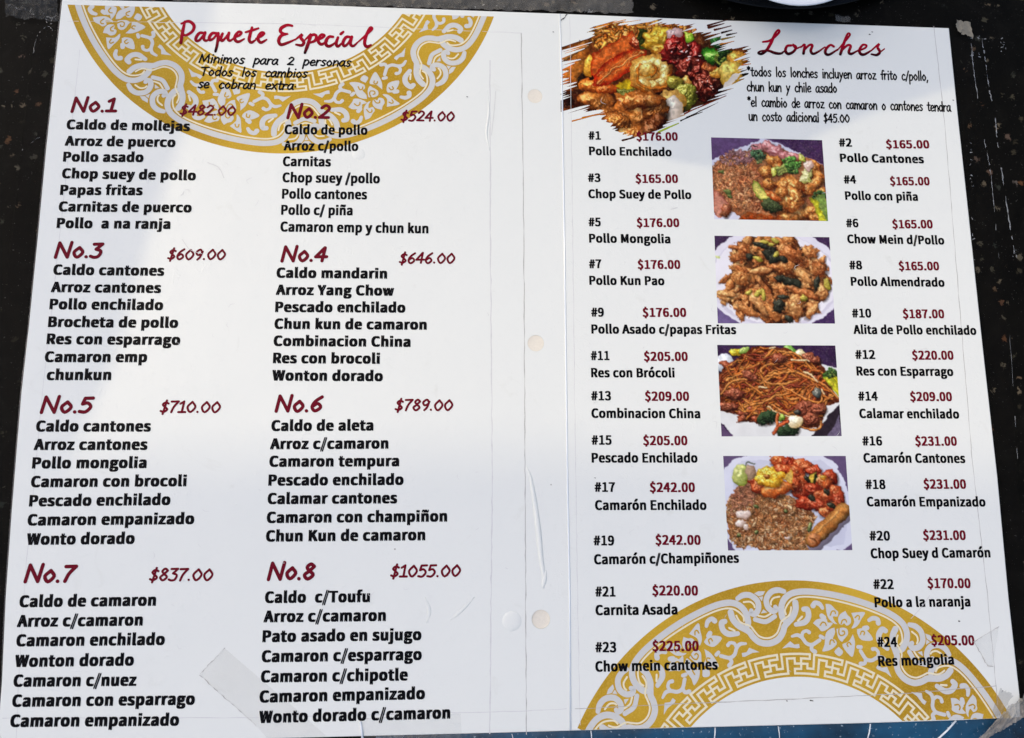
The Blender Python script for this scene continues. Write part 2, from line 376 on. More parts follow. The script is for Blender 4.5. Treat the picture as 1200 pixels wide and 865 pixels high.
# single-stroke hand lettering (x-height 1)
HW = {
'a': (1.0, [[(.80, .92), (.45, 1.0), (.12, .6), (.15, .15), (.42, .02), (.68, .35), (.80, .92)], [(.80, .95), (.78, .3), (.95, 0)]]),
'b': (1.0, [[(.18, 1.65), (.16, 0)], [(.17, .6), (.5, 1), (.85, .6), (.6, .05), (.16, .06)]]),
'c': (.88, [[(.78, .82), (.48, 1), (.14, .5), (.40, 0), (.80, .15)]]),
'd': (1.0, [[(.82, 1.65), (.82, 0)], [(.82, .7), (.45, 1), (.12, .5), (.4, 0), (.82, .35)]]),
'e': (.92, [[(.15, .5), (.55, .52), (.78, .66), (.6, .97), (.35, .93), (.12, .5), (.36, .02), (.82, .14)]]),
'f': (.75, [[(.80, 1.45), (.58, 1.58), (.40, 1.2), (.38, 0)], [(.1, .88), (.72, .92)]]),
'h': (1.0, [[(.18, 1.65), (.16, 0)], [(.17, .5), (.52, 1), (.80, .7), (.82, 0)]]),
'i': (.45, [[(.22, .98), (.22, 0)], [(.23, 1.42), (.24, 1.48)]]),
'k': (.9, [[(.18, 1.65), (.16, 0)], [(.75, 1.0), (.18, .42)], [(.35, .58), (.80, 0)]]),
'l': (.45, [[(.22, 1.65), (.22, 0)]]),
'm': (1.45, [[(.16, 1), (.16, 0)], [(.17, .5), (.45, .98), (.68, .7), (.70, 0)], [(.70, .5), (1.0, .98), (1.22, .7), (1.25, 0)]]),
'n': (1.0, [[(.16, 1), (.16, 0)], [(.17, .5), (.52, 1), (.80, .7), (.82, 0)]]),
'o': (1.0, [[(.48, 1), (.14, .5), (.48, 0), (.84, .5), (.48, 1)]]),
'p': (1.0, [[(.18, 1), (.14, -.62)], [(.17, .6), (.5, 1), (.85, .6), (.6, .05), (.17, .08)]]),
'r': (.78, [[(.16, 1), (.16, 0)], [(.17, .5), (.40, .95), (.72, .92)]]),
's': (.82, [[(.72, .88), (.42, 1), (.20, .78), (.45, .52), (.68, .26), (.45, .0), (.12, .1)]]),
't': (.75, [[(.40, 1.45), (.36, .3), (.48, .02), (.70, .1)], [(.08, .98), (.74, 1.0)]]),
'u': (1.0, [[(.16, 1), (.18, .25), (.45, 0), (.75, .35), (.80, 1)], [(.80, 1), (.84, 0)]]),
'x': (.9, [[(.12, 1), (.80, 0)], [(.78, 1), (.10, 0)]]),
'y': (.95, [[(.14, 1), (.45, .08)], [(.84, 1), (.45, .08), (.12, -.6)]]),
'z': (.9, [[(.14, .97), (.76, .97)], [(.76, .97), (.12, .03)], [(.12, .03), (.82, .03)]]),
'M': (1.75, [[(.16, 0), (.32, 1.5)], [(.32, 1.5), (.82, .25)], [(.82, .25), (1.38, 1.5)], [(1.38, 1.5), (1.52, 0)]]),
'N': (1.4, [[(.16, 0), (.18, 1.5)], [(.18, 1.5), (1.1, .02)], [(1.1, .02), (1.14, 1.55)]]),
'T': (1.25, [[(.05, 1.48), (1.2, 1.5)], [(.62, 1.48), (.58, 0)]]),
'0': (1.15, [[(.56, 1.3), (.14, .65), (.56, 0), (1.0, .65), (.56, 1.3)]]),
'1': (.85, [[(.12, 1.08), (.48, 1.36)], [(.48, 1.36), (.48, .03)], [(.10, .02), (.86, .02)]]),
'2': (1.05, [[(.16, 1.1), (.5, 1.38), (.86, 1.05), (.55, .5), (.12, .04)], [(.12, .04), (.95, .03)]]),
'3': (1.0, [[(.14, 1.34), (.82, 1.36)], [(.82, 1.36), (.40, .82)], [(.40, .82), (.82, .62), (.75, .12), (.42, -.02), (.10, .1)]]),
'4': (1.1, [[(.70, 1.38), (.08, .42)], [(.08, .42), (1.02, .44)], [(.72, 1.38), (.70, 0)]]),
'5': (1.0, [[(.85, 1.36), (.26, 1.34)], [(.26, 1.34), (.18, .78)], [(.18, .78), (.55, .88), (.84, .5), (.55, .02), (.10, .06)]]),
'6': (1.0, [[(.78, 1.38), (.32, .95), (.14, .4), (.45, 0), (.84, .35), (.55, .72), (.16, .45)]]),
'7': (1.0, [[(.10, 1.34), (.88, 1.36)], [(.88, 1.36), (.48, .7), (.32, 0)]]),
'8': (1.0, [[(.78, 1.15), (.48, 1.38), (.22, 1.08), (.48, .75), (.84, .38), (.48, 0), (.14, .36), (.45, .72), (.78, 1.15)]]),
'9': (1.0, [[(.84, 1.0), (.55, 1.36), (.16, 1.0), (.40, .62), (.80, .85), (.84, 1.2), (.72, .4), (.45, 0)]]),
'$': (1.0, [[(.80, 1.12), (.45, 1.26), (.20, .98), (.50, .68), (.80, .36), (.48, .06), (.12, .18)], [(.54, 1.5), (.42, -.2)]]),
'.': (.45, [[(.2, .06), (.22, .04)]]), '\u00b7': (.45, [[(.2, .55), (.22, .53)]]), ',': (.45, [[(.26, .1), (.12, -.3)]]),
'/': (.8, [[(.75, 1.6), (.10, -.15)]]),
'*': (.75, [[(.36, 1.62), (.36, 1.02)], [(.10, 1.46), (.62, 1.18)], [(.62, 1.46), (.10, 1.18)]]),
' ': (.75, [])}
def hand_line(name, s, x0, y0, x1, y1, xh, w, mat, parent, z, shear=0.0, space=None):
    o = P(x0, y0); d = P(x1, y1) - o; L = np.hypot(*d); u = d / L; nrm = np.array([-u[1], u[0]])
    tot = sum((space if (c == ' ' and space) else HW[c][0]) for c in s) - 0.15
    sx = L / tot; f = Flat(); x = 0.0; rnd = random.Random(len(s) + int(x0))
    for c in s:
        adv, st = HW[c]
        if c == ' ' and space: adv = space
        j = rnd.uniform(-.03, .03)
        for path in st:
            f.ribbon([o + u * ((x + px) * sx) + (u * shear + nrm) * ((py + j) * xh) for px, py in path], w, k=4)
        x += adv
    return f.build(name, mat, parent, z)

Z1, Z3 = 0.00001, 0.00010                   # print layers above the page
LD = [  # left page dishes: text, x0, base0, x1, base1 (photo pixels)
('Caldo de mollejas',77,151,222,153.2),('Arroz de puerco',75,170.3,205,172),('Pollo asado',73,189,167.5,189.6),('Chop suey de pollo',71.5,208.5,229,211),('Papas fritas',69.5,228,166.5,228.5),('Carnitas de puerco',67.7,247.5,224,248.7),('Pollo  a na ranja',65.5,267,199,268),
('Caldo de pollo',333,156.8,430.5,157.6),('Arroz c/pollo',332,175.8,419.7,176.6),('Carnitas',331,194.3,387.5,194.7),('Chop suey /pollo',330.5,213.2,445,214.5),('Pollo cantones',330,232.4,430,233.3),('Pollo c/ piña',329,251.3,413,252),('Camaron emp y chun kun',328,271,502,273.2),
('Caldo cantones',61.3,321.8,191.7,323),('Arroz cantones',58.7,342.2,188,343.2),('Pollo enchilado',57,362.3,190.4,363.3),('Brocheta de pollo',55.3,383.1,208,384.1),('Res con esparrago',53.6,403.2,210.5,404.2),('Camaron emp',51.3,424.3,171.6,424.4),('chunkun',53.6,445.4,129.4,445.4),
('Caldo mandarin',323.5,325.3,453.5,326.3),('Arroz Yang Chow',322.8,345.4,461.6,346.4),('Pescado enchilado',322,365.5,475,366.2),('Chun kun de camaron',321,385.3,500,386.3),('Combinacion China',320,405.4,481,406.4),('Res con brocoli',319.4,425.6,445,426.2),('Wonton dorado',318.4,446,448.5,446.7),
('Caldo cantones',41,505.8,176,505.8),('Arroz cantones',38.5,527.5,172,527.3),('Pollo mongolia',36.5,549.2,171,548.6),('Camaron con brocoli',35,571.2,218,570),('Pescado enchilado',33,593.7,199,592),('Camaron empanizado',31,616.2,227,614.4),('Wonto dorado',30,638.8,157,637.6),
('Caldo de aleta',317.4,505.2,437.4,504.6),('Arroz c/camaron',316,526.6,455,525.8),('Camaron tempura',315,547.2,467.6,546.5),('Pescado enchilado',314,569.3,472.8,568.4),('Calamar cantones',313,591,465.3,590),('Camaron con champiñon',312,613.2,524,611.4),('Chun Kun de camaron',311,635,498.3,633.4),
('Caldo de camaron',21.4,712,182,710.2),('Arroz c/camaron',18.8,735.2,166.4,733.5),('Camaron enchilado',17.7,758,192.3,756.3),('Wonton dorado',16,782.2,156,780.5),('Camaron c/nuez',14.3,805.4,159,804.2),('Camaron con esparrago',12.8,829,227.6,826.4),('Camaron empanizado',10.5,852.6,209,851),
('Caldo  c/Toufu',309.8,707.1,433.3,705.9),('Arroz c/camaron',308.3,729.7,452,728.1),('Pato asado en sujugo',307,753,493.8,750.6),('Camaron c/esparrago',306,776.6,494.2,773.9),('Camaron c/chipotle',305,800.3,477.7,797.9),('Camaron empanizado',303.4,824,498,819.8),('Wonto dorado c/camaron',303,848,527.6,842.6)]
for i, (s, a, b, c, d) in enumerate(LD):
    thin = 7 <= i < 14
    type_line('dish_name', s, a, b, c, d, 0.00475 if not thin else 0.0047, M['black'], left, LZ + Z3, 0.068 if not thin else 0.054, 0.030 if not thin else .026, 1.06 if not thin else 1.04)
LN = [('No.1',81.5,130,132.5,130,),('No.2',335,137.5,384,137.5),('No.3',62,301,116,301),('No.4',328,305.5,380.5,305.5),('No.5',45.3,483,104,483),('No.6',321,481.9,374.5,481.7),('No.7',26.3,682,83.4,681.5),('No.8',312,679,365.7,678.5)]
for s, a, b, c, d in LN: hand_line('package_number', s, a, b, c, d, 0.0044, 0.00148, M['maroon'], left, LZ + Z3, 0.20)
LP = [('$482.00',209.5,134,274,134.5),('$524.00',469,141,531,141.3),('$609.00',195,303.8,262,303.8),('$646.00',467,308,531.5,308),('$710.00',186,483.2,256,483),('$789.00',462,480.8,529,480.5),('$837.00',173.5,680.5,247,680),('$1055.00',456.6,676.2,538,675.4)]
for s, a, b, c, d in LP: hand_line('price', s, a, b, c, d, 0.0034, 0.00093, M['maroon'], left, LZ + Z3, 0.18)
RD = [(1,'Pollo Enchilado','$176.00',690,163.4,704.3,746,164.6,794.7,690.5,181.5,787.5,183),(3,'Chop Suey de Pollo','$165.00',689.3,213,704,745,214.2,795,689.6,232,810.6,233.1),
(5,'Pollo Mongolia','$176.00',690,265,704.3,746.4,265.9,796.5,690.5,284.2,786,285),(7,'Pollo Kun Pao','$176.00',690.5,314.2,705,747.5,315,797.7,690.8,333.7,779,334.2),
(9,'Pollo Asado c/papas Fritas','$176.00',693,371,708,753.3,371.3,804.6,693.2,390.9,863.2,391.6),(11,'Res con Brócoli','$205.00',692.6,422,714.5,754.8,423,806.4,692.9,442.2,791,442.4),
(13,'Combinacion China','$209.00',693,469.2,716.3,756,469.8,808,693.2,489.8,821,490.2),(15,'Pescado Enchilado','$205.00',693.5,521.2,717,753.9,521.8,806,693.5,542.2,817.9,542.2),
(17,'Camarón Enchilado','$242.00',697,576.5,721,761.7,576.8,814.8,697.4,597.9,828.4,597.7),(19,'Camarón c/Champiñones','$242.00',695.8,639.3,720,768.3,638.7,821.5,696.3,661.6,866.5,659.7),
(21,'Carnita Asada','$220.00',697.8,699.3,721.5,764.6,698.1,818.4,698,721.3,794.3,720.3),(23,'Chow mein cantones','$225.00',697.8,764.7,722.4,764.6,763.3,819.2,697.8,787.6,841.6,785),
(2,'Pollo Cantones','$165.00',983.9,171.6,999,1039,173.7,1090,985,189.6,1083.4,191.2),(4,'Pollo con piña','$165.00',989.6,215,1004,1043.7,217,1090.3,991,234,1076.4,235.2),
(6,'Chow Mein d/Pollo','$165.00',992.3,266.2,1006.7,1046.4,267.5,1093.9,993.5,284.9,1107.4,286.5),(8,'Pollo Almendrado','$165.00',996,315.5,1011,1053.9,316.7,1101.4,997.7,334.8,1107.7,336),
(10,'Alita de Pollo enchilado','$187.00',999.2,372,1021.7,1058.7,372.9,1107.4,1000.7,391.3,1145,392.4),(12,'Res con Esparrago','$220.00',1003,420.6,1026.3,1069.6,421.5,1118.3,1004.4,440.1,1118,440.7),
(14,'Calamar enchilado','$209.00',1006.5,469.5,1029.4,1067.2,470.1,1116.5,1007.7,490,1124.9,490.6),(16,'Camarón Cantones','$231.00',1011.3,522.1,1034.5,1073.2,522.4,1122.2,1012.5,542.2,1132,542.7),
(18,'Camarón Empanizado','$231.00',1015,573.2,1038.4,1083,572.9,1133,1016.4,593.6,1155.8,593.8),(20,'Chop Suey d Camarón','$231.00',1019.7,633.6,1043.7,1082.5,633,1132.6,1021,654.5,1161.5,653.4),
(22,'Pollo a la naranja','$170.00',1024.2,690.5,1048,1087.6,689.4,1138.3,1025.6,712,1138,710.9),(24,'Res mongolia','$205.00',1028.7,758.4,1052.2,1092,756.5,1142.8,1029.9,781,1118.8,779)]
for k, dish, pr, nx0, ny, nx1, px0, py, px1, dx0, dy0, dx1, dy1 in RD:
    type_line('dish_number', '#%d' % k, nx0, ny, nx1, ny + (nx1 - nx0) * .004, 0.0042, M['black'], right, RZ + Z3, 0.044, 0.024)
    type_line('price', pr, px0, py, px1, py, 0.0042, M['maroon'], right, RZ + Z3, 0.048, 0.024)
    type_line('dish_name', dish, dx0, dy0, dx1, dy1, 0.00425, M['black'], right, RZ + Z3, 0.054, 0.026)
NL = [('Minimos para 2 personas',231.7,72.5,409.4,77.2),('Todos los cambios',233.3,87.7,358.3,90.3),('se cobran extra\u00b7',230.8,102.3,345.8,104.6)]
for s, a, b, c, d in NL: hand_line('note_line', s, a, b, c, d, 0.0027, 0.00080, M['black'], left, LZ + Z3, 0.18, 1.35)
NR = [('*todos los lonches incluyen arroz frito c/pollo,',875.8,88.6,1087.7,94.3),('chun kun y chile asado',875.3,106.2,980.8,108.3),('*el cambio de arroz con camaron o cantones tendra',876.2,124.2,1114.3,130.4),('un costo adicional $45.00',877.5,141,995.7,143.2)]
for s, a, b, c, d in NR: hand_line('note_line', s, a, b, c, d, 0.0030, 0.00068, M['black'], right, RZ + Z3, 0.03, 0.95)

# brush-script titles, red at the top running to black below the base line
n = NT('title_ink'); at = n.node('ShaderNodeAttribute', attribute_name='print')
M['title'] = n.setp(Base_Color=at.outputs['Color'], Roughness=0.34, Specular_IOR_Level=SPEC, Normal=film_bump(n))
def title(name, strokes, ox, oy, sc, base, parent, z, w):
    """base(x) -> (y where full red ends, y where black begins) in crop units"""
    f = Flat(lambda q: P(ox + q[0] / sc, oy + q[1] / sc))
    f2 = Flat()
    for st in strokes: f.ribbon(st, w); f2.ribbon(st, w)
    cols = []
    for x, y, _ in f2.v:
        a, b = base(x); t = min(1, max(0, (y - a) / (b - a)))
        cols.append(lin((160, 12, 38)) * (1 - t) + lin((26, 8, 12)) * t)
    o = obj(name, [(a, b, c + z) for a, b, c in f.v], f.f, M['title'], parent, colors=np.array(cols))
    bm = bmesh.new(); bm.from_mesh(o.data)
    for q in bm.faces:
        q.normal_update()
        if q.normal.z < 0: q.normal_flip()
    bm.to_mesh(o.data); bm.free(); return o
PE = [[(78,22,.8),(66,75,1.15),(55,142,1.1)],[(58,34,.7),(98,20,1),(128,42,1.15),(122,74,1),(92,96,.9),(66,100,.7)],
[(190,88,.9),(162,86,1),(143,108,1.1),(140,128,1),(158,128,.9),(184,98,.8)],[(192,84,1),(184,116,1),(196,130,.9),(222,118,.5)],
[(256,88,.9),(232,88,1),(216,110,1.1),(218,126,1),(238,118,.8),(260,92,.8)],[(266,88,1),(264,120,1),(258,160,1),(250,190,.9)],[(262,140,.6),(278,122,.5),(288,106,.6)],
[(290,90,.9),(280,116,1.1),(288,130,1),(308,112,.8),(326,88,.9)],[(326,86,1),(320,116,1.1),(332,130,.9),(356,114,.5)],
[(352,114,.6),(384,100,.9),(396,84,.9),(380,80,.9),(362,102,1.1),(360,124,1.1),(378,136,1),(412,120,.6)],
[(456,56,.9),(444,100,1.1),(440,126,1.1),(452,140,1),(476,126,.6)],[(420,82,.7),(455,72,.9),(492,60,.7)],
[(478,118,.6),(508,104,.9),(524,88,.9),(508,84,.9),(492,106,1.1),(492,128,1.1),(508,140,1),(538,124,.6)],
[(682,46,.8),(654,42,1),(622,58,1.2),(616,78,1.1),(634,90,.9),(656,92,.7)],[(650,92,.8),(620,102,1.1),(606,130,1.2),(620,152,1.1),(660,140,.9),(706,120,.5)],
[(700,124,.6),(738,94,.9),(730,112,1.1),(748,138,1.1),(736,156,1),(704,152,.7)],
[(750,130,.5),(788,94,.9),(780,124,1.1),(766,164,1.2),(754,198,.9)],[(774,116,.8),(800,96,1),(818,104,1),(810,130,1),(780,142,.7)],
[(818,130,.6),(850,114,.9),(864,100,.9),(846,96,.9),(830,120,1.1),(832,140,1.1),(850,150,1),(880,132,.6)],
[(912,108,.9),(890,108,1),(872,132,1.15),(876,156,1.1),(896,160,1),(930,138,.6)],
[(940,112,.9),(930,144,1.1),(940,162,1),(968,138,.5)],[(956,92,1),(970,80,.8)],
[(1014,110,.9),(986,110,1),(968,140,1.1),(976,160,1),(996,146,.8),(1014,116,.8)],[(1018,108,1),(1010,146,1.1),(1026,160,.9),(1054,136,.5)],
[(1050,140,.5),(1100,96,.8),(1132,64,.9),(1120,58,.9),(1098,104,1.1),(1090,146,1.1),(1104,164,1.1),(1126,154,.7)]]
title('page_title', PE, 200, 20, 4.8, lambda x: (95 + x * .03, 178 + x * .03), left, LZ + Z3, 17)
LO = [[(152,128,.7),(186,122,.9),(216,100,.9),(238,76,.9),(232,66,.8),(216,84,.9),(196,130,1.2),(172,170,1.1),(146,190,1),(128,186,.8),(142,176,.7),(182,174,.9),(216,186,1.1),(246,188,.9),(264,176,.6)],
[(300,146,.9),(278,150,1),(270,174,1.1),(284,190,1.1),(310,180,1),(326,156,.9),(310,142,.8)],[(308,146,.6),(326,162,.7),(350,152,.5)],
[(350,156,.6),(370,142,.9),(364,188,1.1)],[(364,174,.8),(392,146,.9),(410,146,1),(402,174,1.1),(414,190,1),(442,178,.8),(476,154,.5)],
[(522,152,.9),(504,144,.9),(482,164,1.1),(478,186,1.1),(498,194,1),(544,166,.6)],
[(540,172,.5),(588,116,.8),(606,90,.8),(594,86,.8),(576,130,1.1),(556,192,1.1)],[(560,176,.8),(592,146,.9),(610,150,1),(600,180,1.1),(614,190,1),(652,170,.5)],
[(648,176,.6),(684,160,.8),(692,146,.8),(672,144,.9),(656,170,1.1),(662,190,1.1),(684,192,1),(730,164,.5)],
[(722,168,.6),(758,138,.8),(750,156,1),(762,180,1.1),(746,196,1),(718,192,.7)],[(748,192,.7),(770,176,.6),(786,164,.5)]]
title('page_title', LO, 860, 20, 4.444, lambda x: (140 + x * .02, 182 + x * .02), right, RZ + Z3, 14)

# ------------------------------------------------------------------ gold ring ornaments
def ornament(parent, cx, cy, R, up, phase, a0, a1, clip, z):
    """half ring of gold print with fret, linked bands, scrolls and lotus flowers; up=+1 ring seen above its centre"""
    def pol(q):
        a = math.radians(q[0]); return (cx + R * q[1] * math.sin(a), cy + up * R * q[1] * math.cos(a))
    KT = 1.43                                            # degrees per 0.02 R or so: local scale of angle
    g = Flat()
    st = np.linspace(a0, a1, 120)
    b = 0
    for t in st: g.v += [(*pol((t, .617)), 0), (*pol((t, 1.0)), 0)]
    g.f += [(2 * i, 2 * i + 1, 2 * i + 3, 2 * i + 2) for i in range(len(st) - 1)]
    root = g.build('ring_ornament', M['gold'], parent, z, clip)
    def rib(F_, pts, w, smooth=True, cap=True, k=5):
        q = smooth_path(pts, k) if smooth else np.array(pts, float)
        if not smooth:                                   # bend long straight runs round the ring
            qq = []
            for p0, p1 in zip(q[:-1], q[1:]):
                n_ = max(1, int(abs(p1[0] - p0[0]) / 2.5))
                qq += [p0 + (p1 - p0) * i / n_ for i in range(n_)]
            q = np.array(qq + [q[-1]])
        F_.ribbon([np.array([*pol(p[:2]), *(p[2:])]) for p in q], w * R, smooth=False, cap=cap)
    W, Wo, B2, CR, GL = Flat(), Flat(), Flat(), Flat(), Flat()
    # fret of hooked crosses joined arm to arm
    for i in range(int((a1 - a0) / 11.25) + 3):
        c = a0 + 11.25 * (i - 1) - (a0 - phase + 1.31) % 11.25
        f = lambda u, v: (c + 11.25 * u, 0.6305 + .0765 * v)
        rib(CR, [f(0, .5), f(0, .77), f(.27, .77), f(.27, 1), f(-.60, 1), f(-.60, .27), f(-.80, .27), f(-.80, .5), f(-1, .5)], .0090, False, False)
        rib(CR, [f(0, .5), f(0, .23), f(-.21, .23), f(-.21, 0), f(.56, 0), f(.56, .77), f(.80, .77), f(.80, .5), f(1, .5)], .0090, False, False)
    for i in range(int((a1 - a0) / 45) + 3):
        c = phase + 45 * math.floor((a0 - phase) / 45) + 45 * i
        if c > a1 + 30 or c < a0 - 30: continue
        f = lambda t, r: (c + t, r - .003)
        sym = lambda pts: pts + [(-t, r) for t, r in pts[::-1]]
        A = sym([(-17.3, .848), (-17.65, .862), (-17.62, .894), (-16.84, .923), (-15.38, .944), (-13.45, .955), (-10.46, .960), (-5.96, .960), (-1.41, .960)])
        rib(Wo, [f(*q) for q in A], .040); rib(W, [f(*q) for q in A], .0255)
        rib(CR, [f(*q) for q in sym([(-16.5, .864), (-16.6, .887), (-15.09, .919), (-13.11, .934), (-10.44, .939), (-5.86, .939), (-1.2, .938)])], .0072, True, False)
        d = lambda t, r: (c + 22.5 + t, r - .003)
        Bp = sym([(-8.75, .914), (-8.75, .886), (-7.9, .857), (-6.6, .838), (-5.3, .820), (-4.6, .797), (-3.2, .773), (-1.1, .761)])
        rib(Wo, [d(*q) for q in Bp], .041); rib(B2, [d(*q) for q in Bp], .0255)
        rib(CR, [d(*q) for q in sym([(-7.6, .898), (-7.3, .876), (-6.6, .860), (-4.6, .841), (-3.8, .819), (-2.75, .795), (-.95, .782)])], .0072, True, False)
        # scrolls standing on the dipping band
        for s in (-1, 1):
            m = lambda t, r, w_=1: (c + 22.5 + s * t, r - .003, w_)
            rib(B2, [m(6.0, .959, .8), m(4.4, .966, 1), (m(2.6, .959, 1)), m(1.2, .932, 1), m(1.3, .902, 1), m(2.4, .884, 1), m(3.4, .889, .95), m(3.3, .899, .8)], .0235)
            rib(CR, [m(4.7, .939), m(3.1, .935), m(2.3, .921), m(2.2, .910)], .0075)
            k = lambda t, r, w_=1: (c + s * t, r - .003, w_)
            rib(W, [k(11.5, .888, .9), k(10.5, .886, 1), k(10.2, .859, 1), k(11.3, .836, 1), k(13.8, .826, .8)], .0235)
            rib(CR, [k(13.2, .841), k(12.0, .858)], .008)
            rib(W, [k(15.2, .779, .7), k(13.5, .784, 1), k(12.1, .774, 1), k(10.75, .753, 1), k(8.84, .749, 1), k(6.6, .770, 1)], .0150)
            rib(W, [k(12.1, .775), k(11.9, .793), k(10.8, .802), k(9.9, .797, 1.2)], .0135); rib(W, [k(8.84, .749), k(9.0, .731), k(7.8, .722, 1.2)], .0150)
            W.poly([pol(k(t, r)[:2]) for t, r in ((18.74, .733), (15.9, .760), (14.6, .746), (13.1, .749), (12.9, .734), (13.65, .731), (16.5, .737))])
            rib(W, [k(9.0, .905, 1.2), k(8.47, .917), k(7.27, .914), k(6.42, .900, .8)], .0185)
            rib(W, [k(6.4, .786), k(5.5, .782)], .0150, False); rib(W, [k(6.5, .868, 1.2), k(5.8, .862, 1.2)], .0165, False)
        W.poly([pol(d(*q)) for q in ((-1.6, .964), (-.4, .970), (1.2, .966), (.6, .952), (-.6, .950))]); W.poly([pol(d(*q)) for q in ((-.6, .947), (.5, .947), (0, .928))])
        CR_ = [d(*q) for q in ((-.9, .881), (.9, .881))]; W.poly([pol(d(*q)) for q in ((-.9, .881), (.9, .881), (0, .896))])
        rib(CR, [d(*q) for q in ((-1.7, .874), (0, .866), (1.7, .874))], .0075); rib(B2, [d(*q) for q in ((-2.8, .862), (0, .846), (2.8, .862))], .0190)
        # lotus
        fc = np.array(pol(f(0, .80))); ax = np.array(pol(f(0, .9))) - fc; ax /= np.hypot(*ax); bx = np.array([ax[1], -ax[0]]) * up
        loc = lambda q: fc + bx * (q[0] - .003) * R + ax * q[1] * R
        for pts in ([(-.088, .114), (-.066, .116), (-.045, .103), (-.030, .095), (-.030, .076), (-.048, .072), (-.039, .056), (-.025, .047), (-.040, .046), (-.066, .061), (-.080, .088)],
                    [(-.001, .107), (.011, .093), (.026, .084), (.030, .064), (.016, .050), (.003, .057), (-.004, .049), (-.016, .050), (-.025, .068), (-.020, .088)],
                    [(-.125, .025), (-.110, .045), (-.074, .056), (-.065, .043), (-.043, .046), (-.060, .017), (-.083, .002), (-.097, .011)],
                    [(-.024, .026), (-.001, .038), (.019, .037), (.027, .018), (.014, -.007), (.007, -.018), (-.012, -.004)],
                    [(-.034, .030), (-.027, .010), (-.032, -.015), (-.019, -.018), (-.012, -.034), (-.033, -.061), (-.065, -.075), (-.061, -.047), (-.065, -.006), (-.054, .016)],
                    [(-.002, -.041), (.020, -.056), (.008, -.077), (-.016, -.065)],
                    [(.047, .023), (.061, -.004), (.065, -.039), (.060, -.067), (.028, -.048), (.012, -.028), (.034, -.011), (.043, .010)],
                    [(.025, .105), (.080, .122), (.072, .093), (.059, .059), (.037, .044), (.044, .073)],
                    [(.061, .047), (.085, .056), (.116, .043), (.133, .020), (.088, .009), (.065, .030)]): W.poly([loc(q) for q in pts], True, 3)
        for pts in ([(-.060, .074), (-.056, .091), (-.045, .094), (-.040, .086)], [(-.009, .052), (-.006, .067), (.006, .072), (.012, .064)], [(-.094, .024), (-.087, .038), (-.075, .038), (-.069, .030)],
                    [(-.014, .034), (-.012, .014), (-.001, .005), (.012, .014), (.009, .025), (.001, .024)], [(-.040, -.040), (-.040, -.024), (-.030, -.021), (-.023, -.028)],
                    [(.036, -.030), (.030, -.022), (.038, -.013), (.047, -.020)], [(.044, .090), (.052, .101), (.061, .099), (.061, .087)], [(.078, .030), (.081, .043), (.093, .043), (.093, .032)]):
            GL.ribbon([loc(q) for q in pts], .0058 * R)
    # each tone is a print of its own on the gold
    for F_, nm, mt, dz in ((Wo, 'gold_outline', 'gold', 1.4e-5), (W, 'lotus_band', 'motif', 2.8e-5), (B2, 'scroll_band', 'motif', 4.2e-5), (CR, 'fine_lines', 'cream', 5.6e-5), (GL, 'gold_veins', 'gold', 7e-5)):
        join(root, F_.build(nm, M[mt], parent, z + dz, clip))
    return root
cl = lambda p, q, s: [(P(*p), s * np.array([-(P(*q) - P(*p))[1], (P(*q) - P(*p))[0]]) / np.hypot(*(P(*q) - P(*p))))]
RR = 0.1037
ornament(left, -0.0839, 0.2639, RR, -1, -15.0, -84, 84, cl((75, 4.5), (577, 18.5), 1), LZ + Z1)
ornament(right, 0.1412, -0.1346, RR, 1, -30.0, -64, 64,
         cl((676, 856), (1140, 843), -1), RZ + Z1)

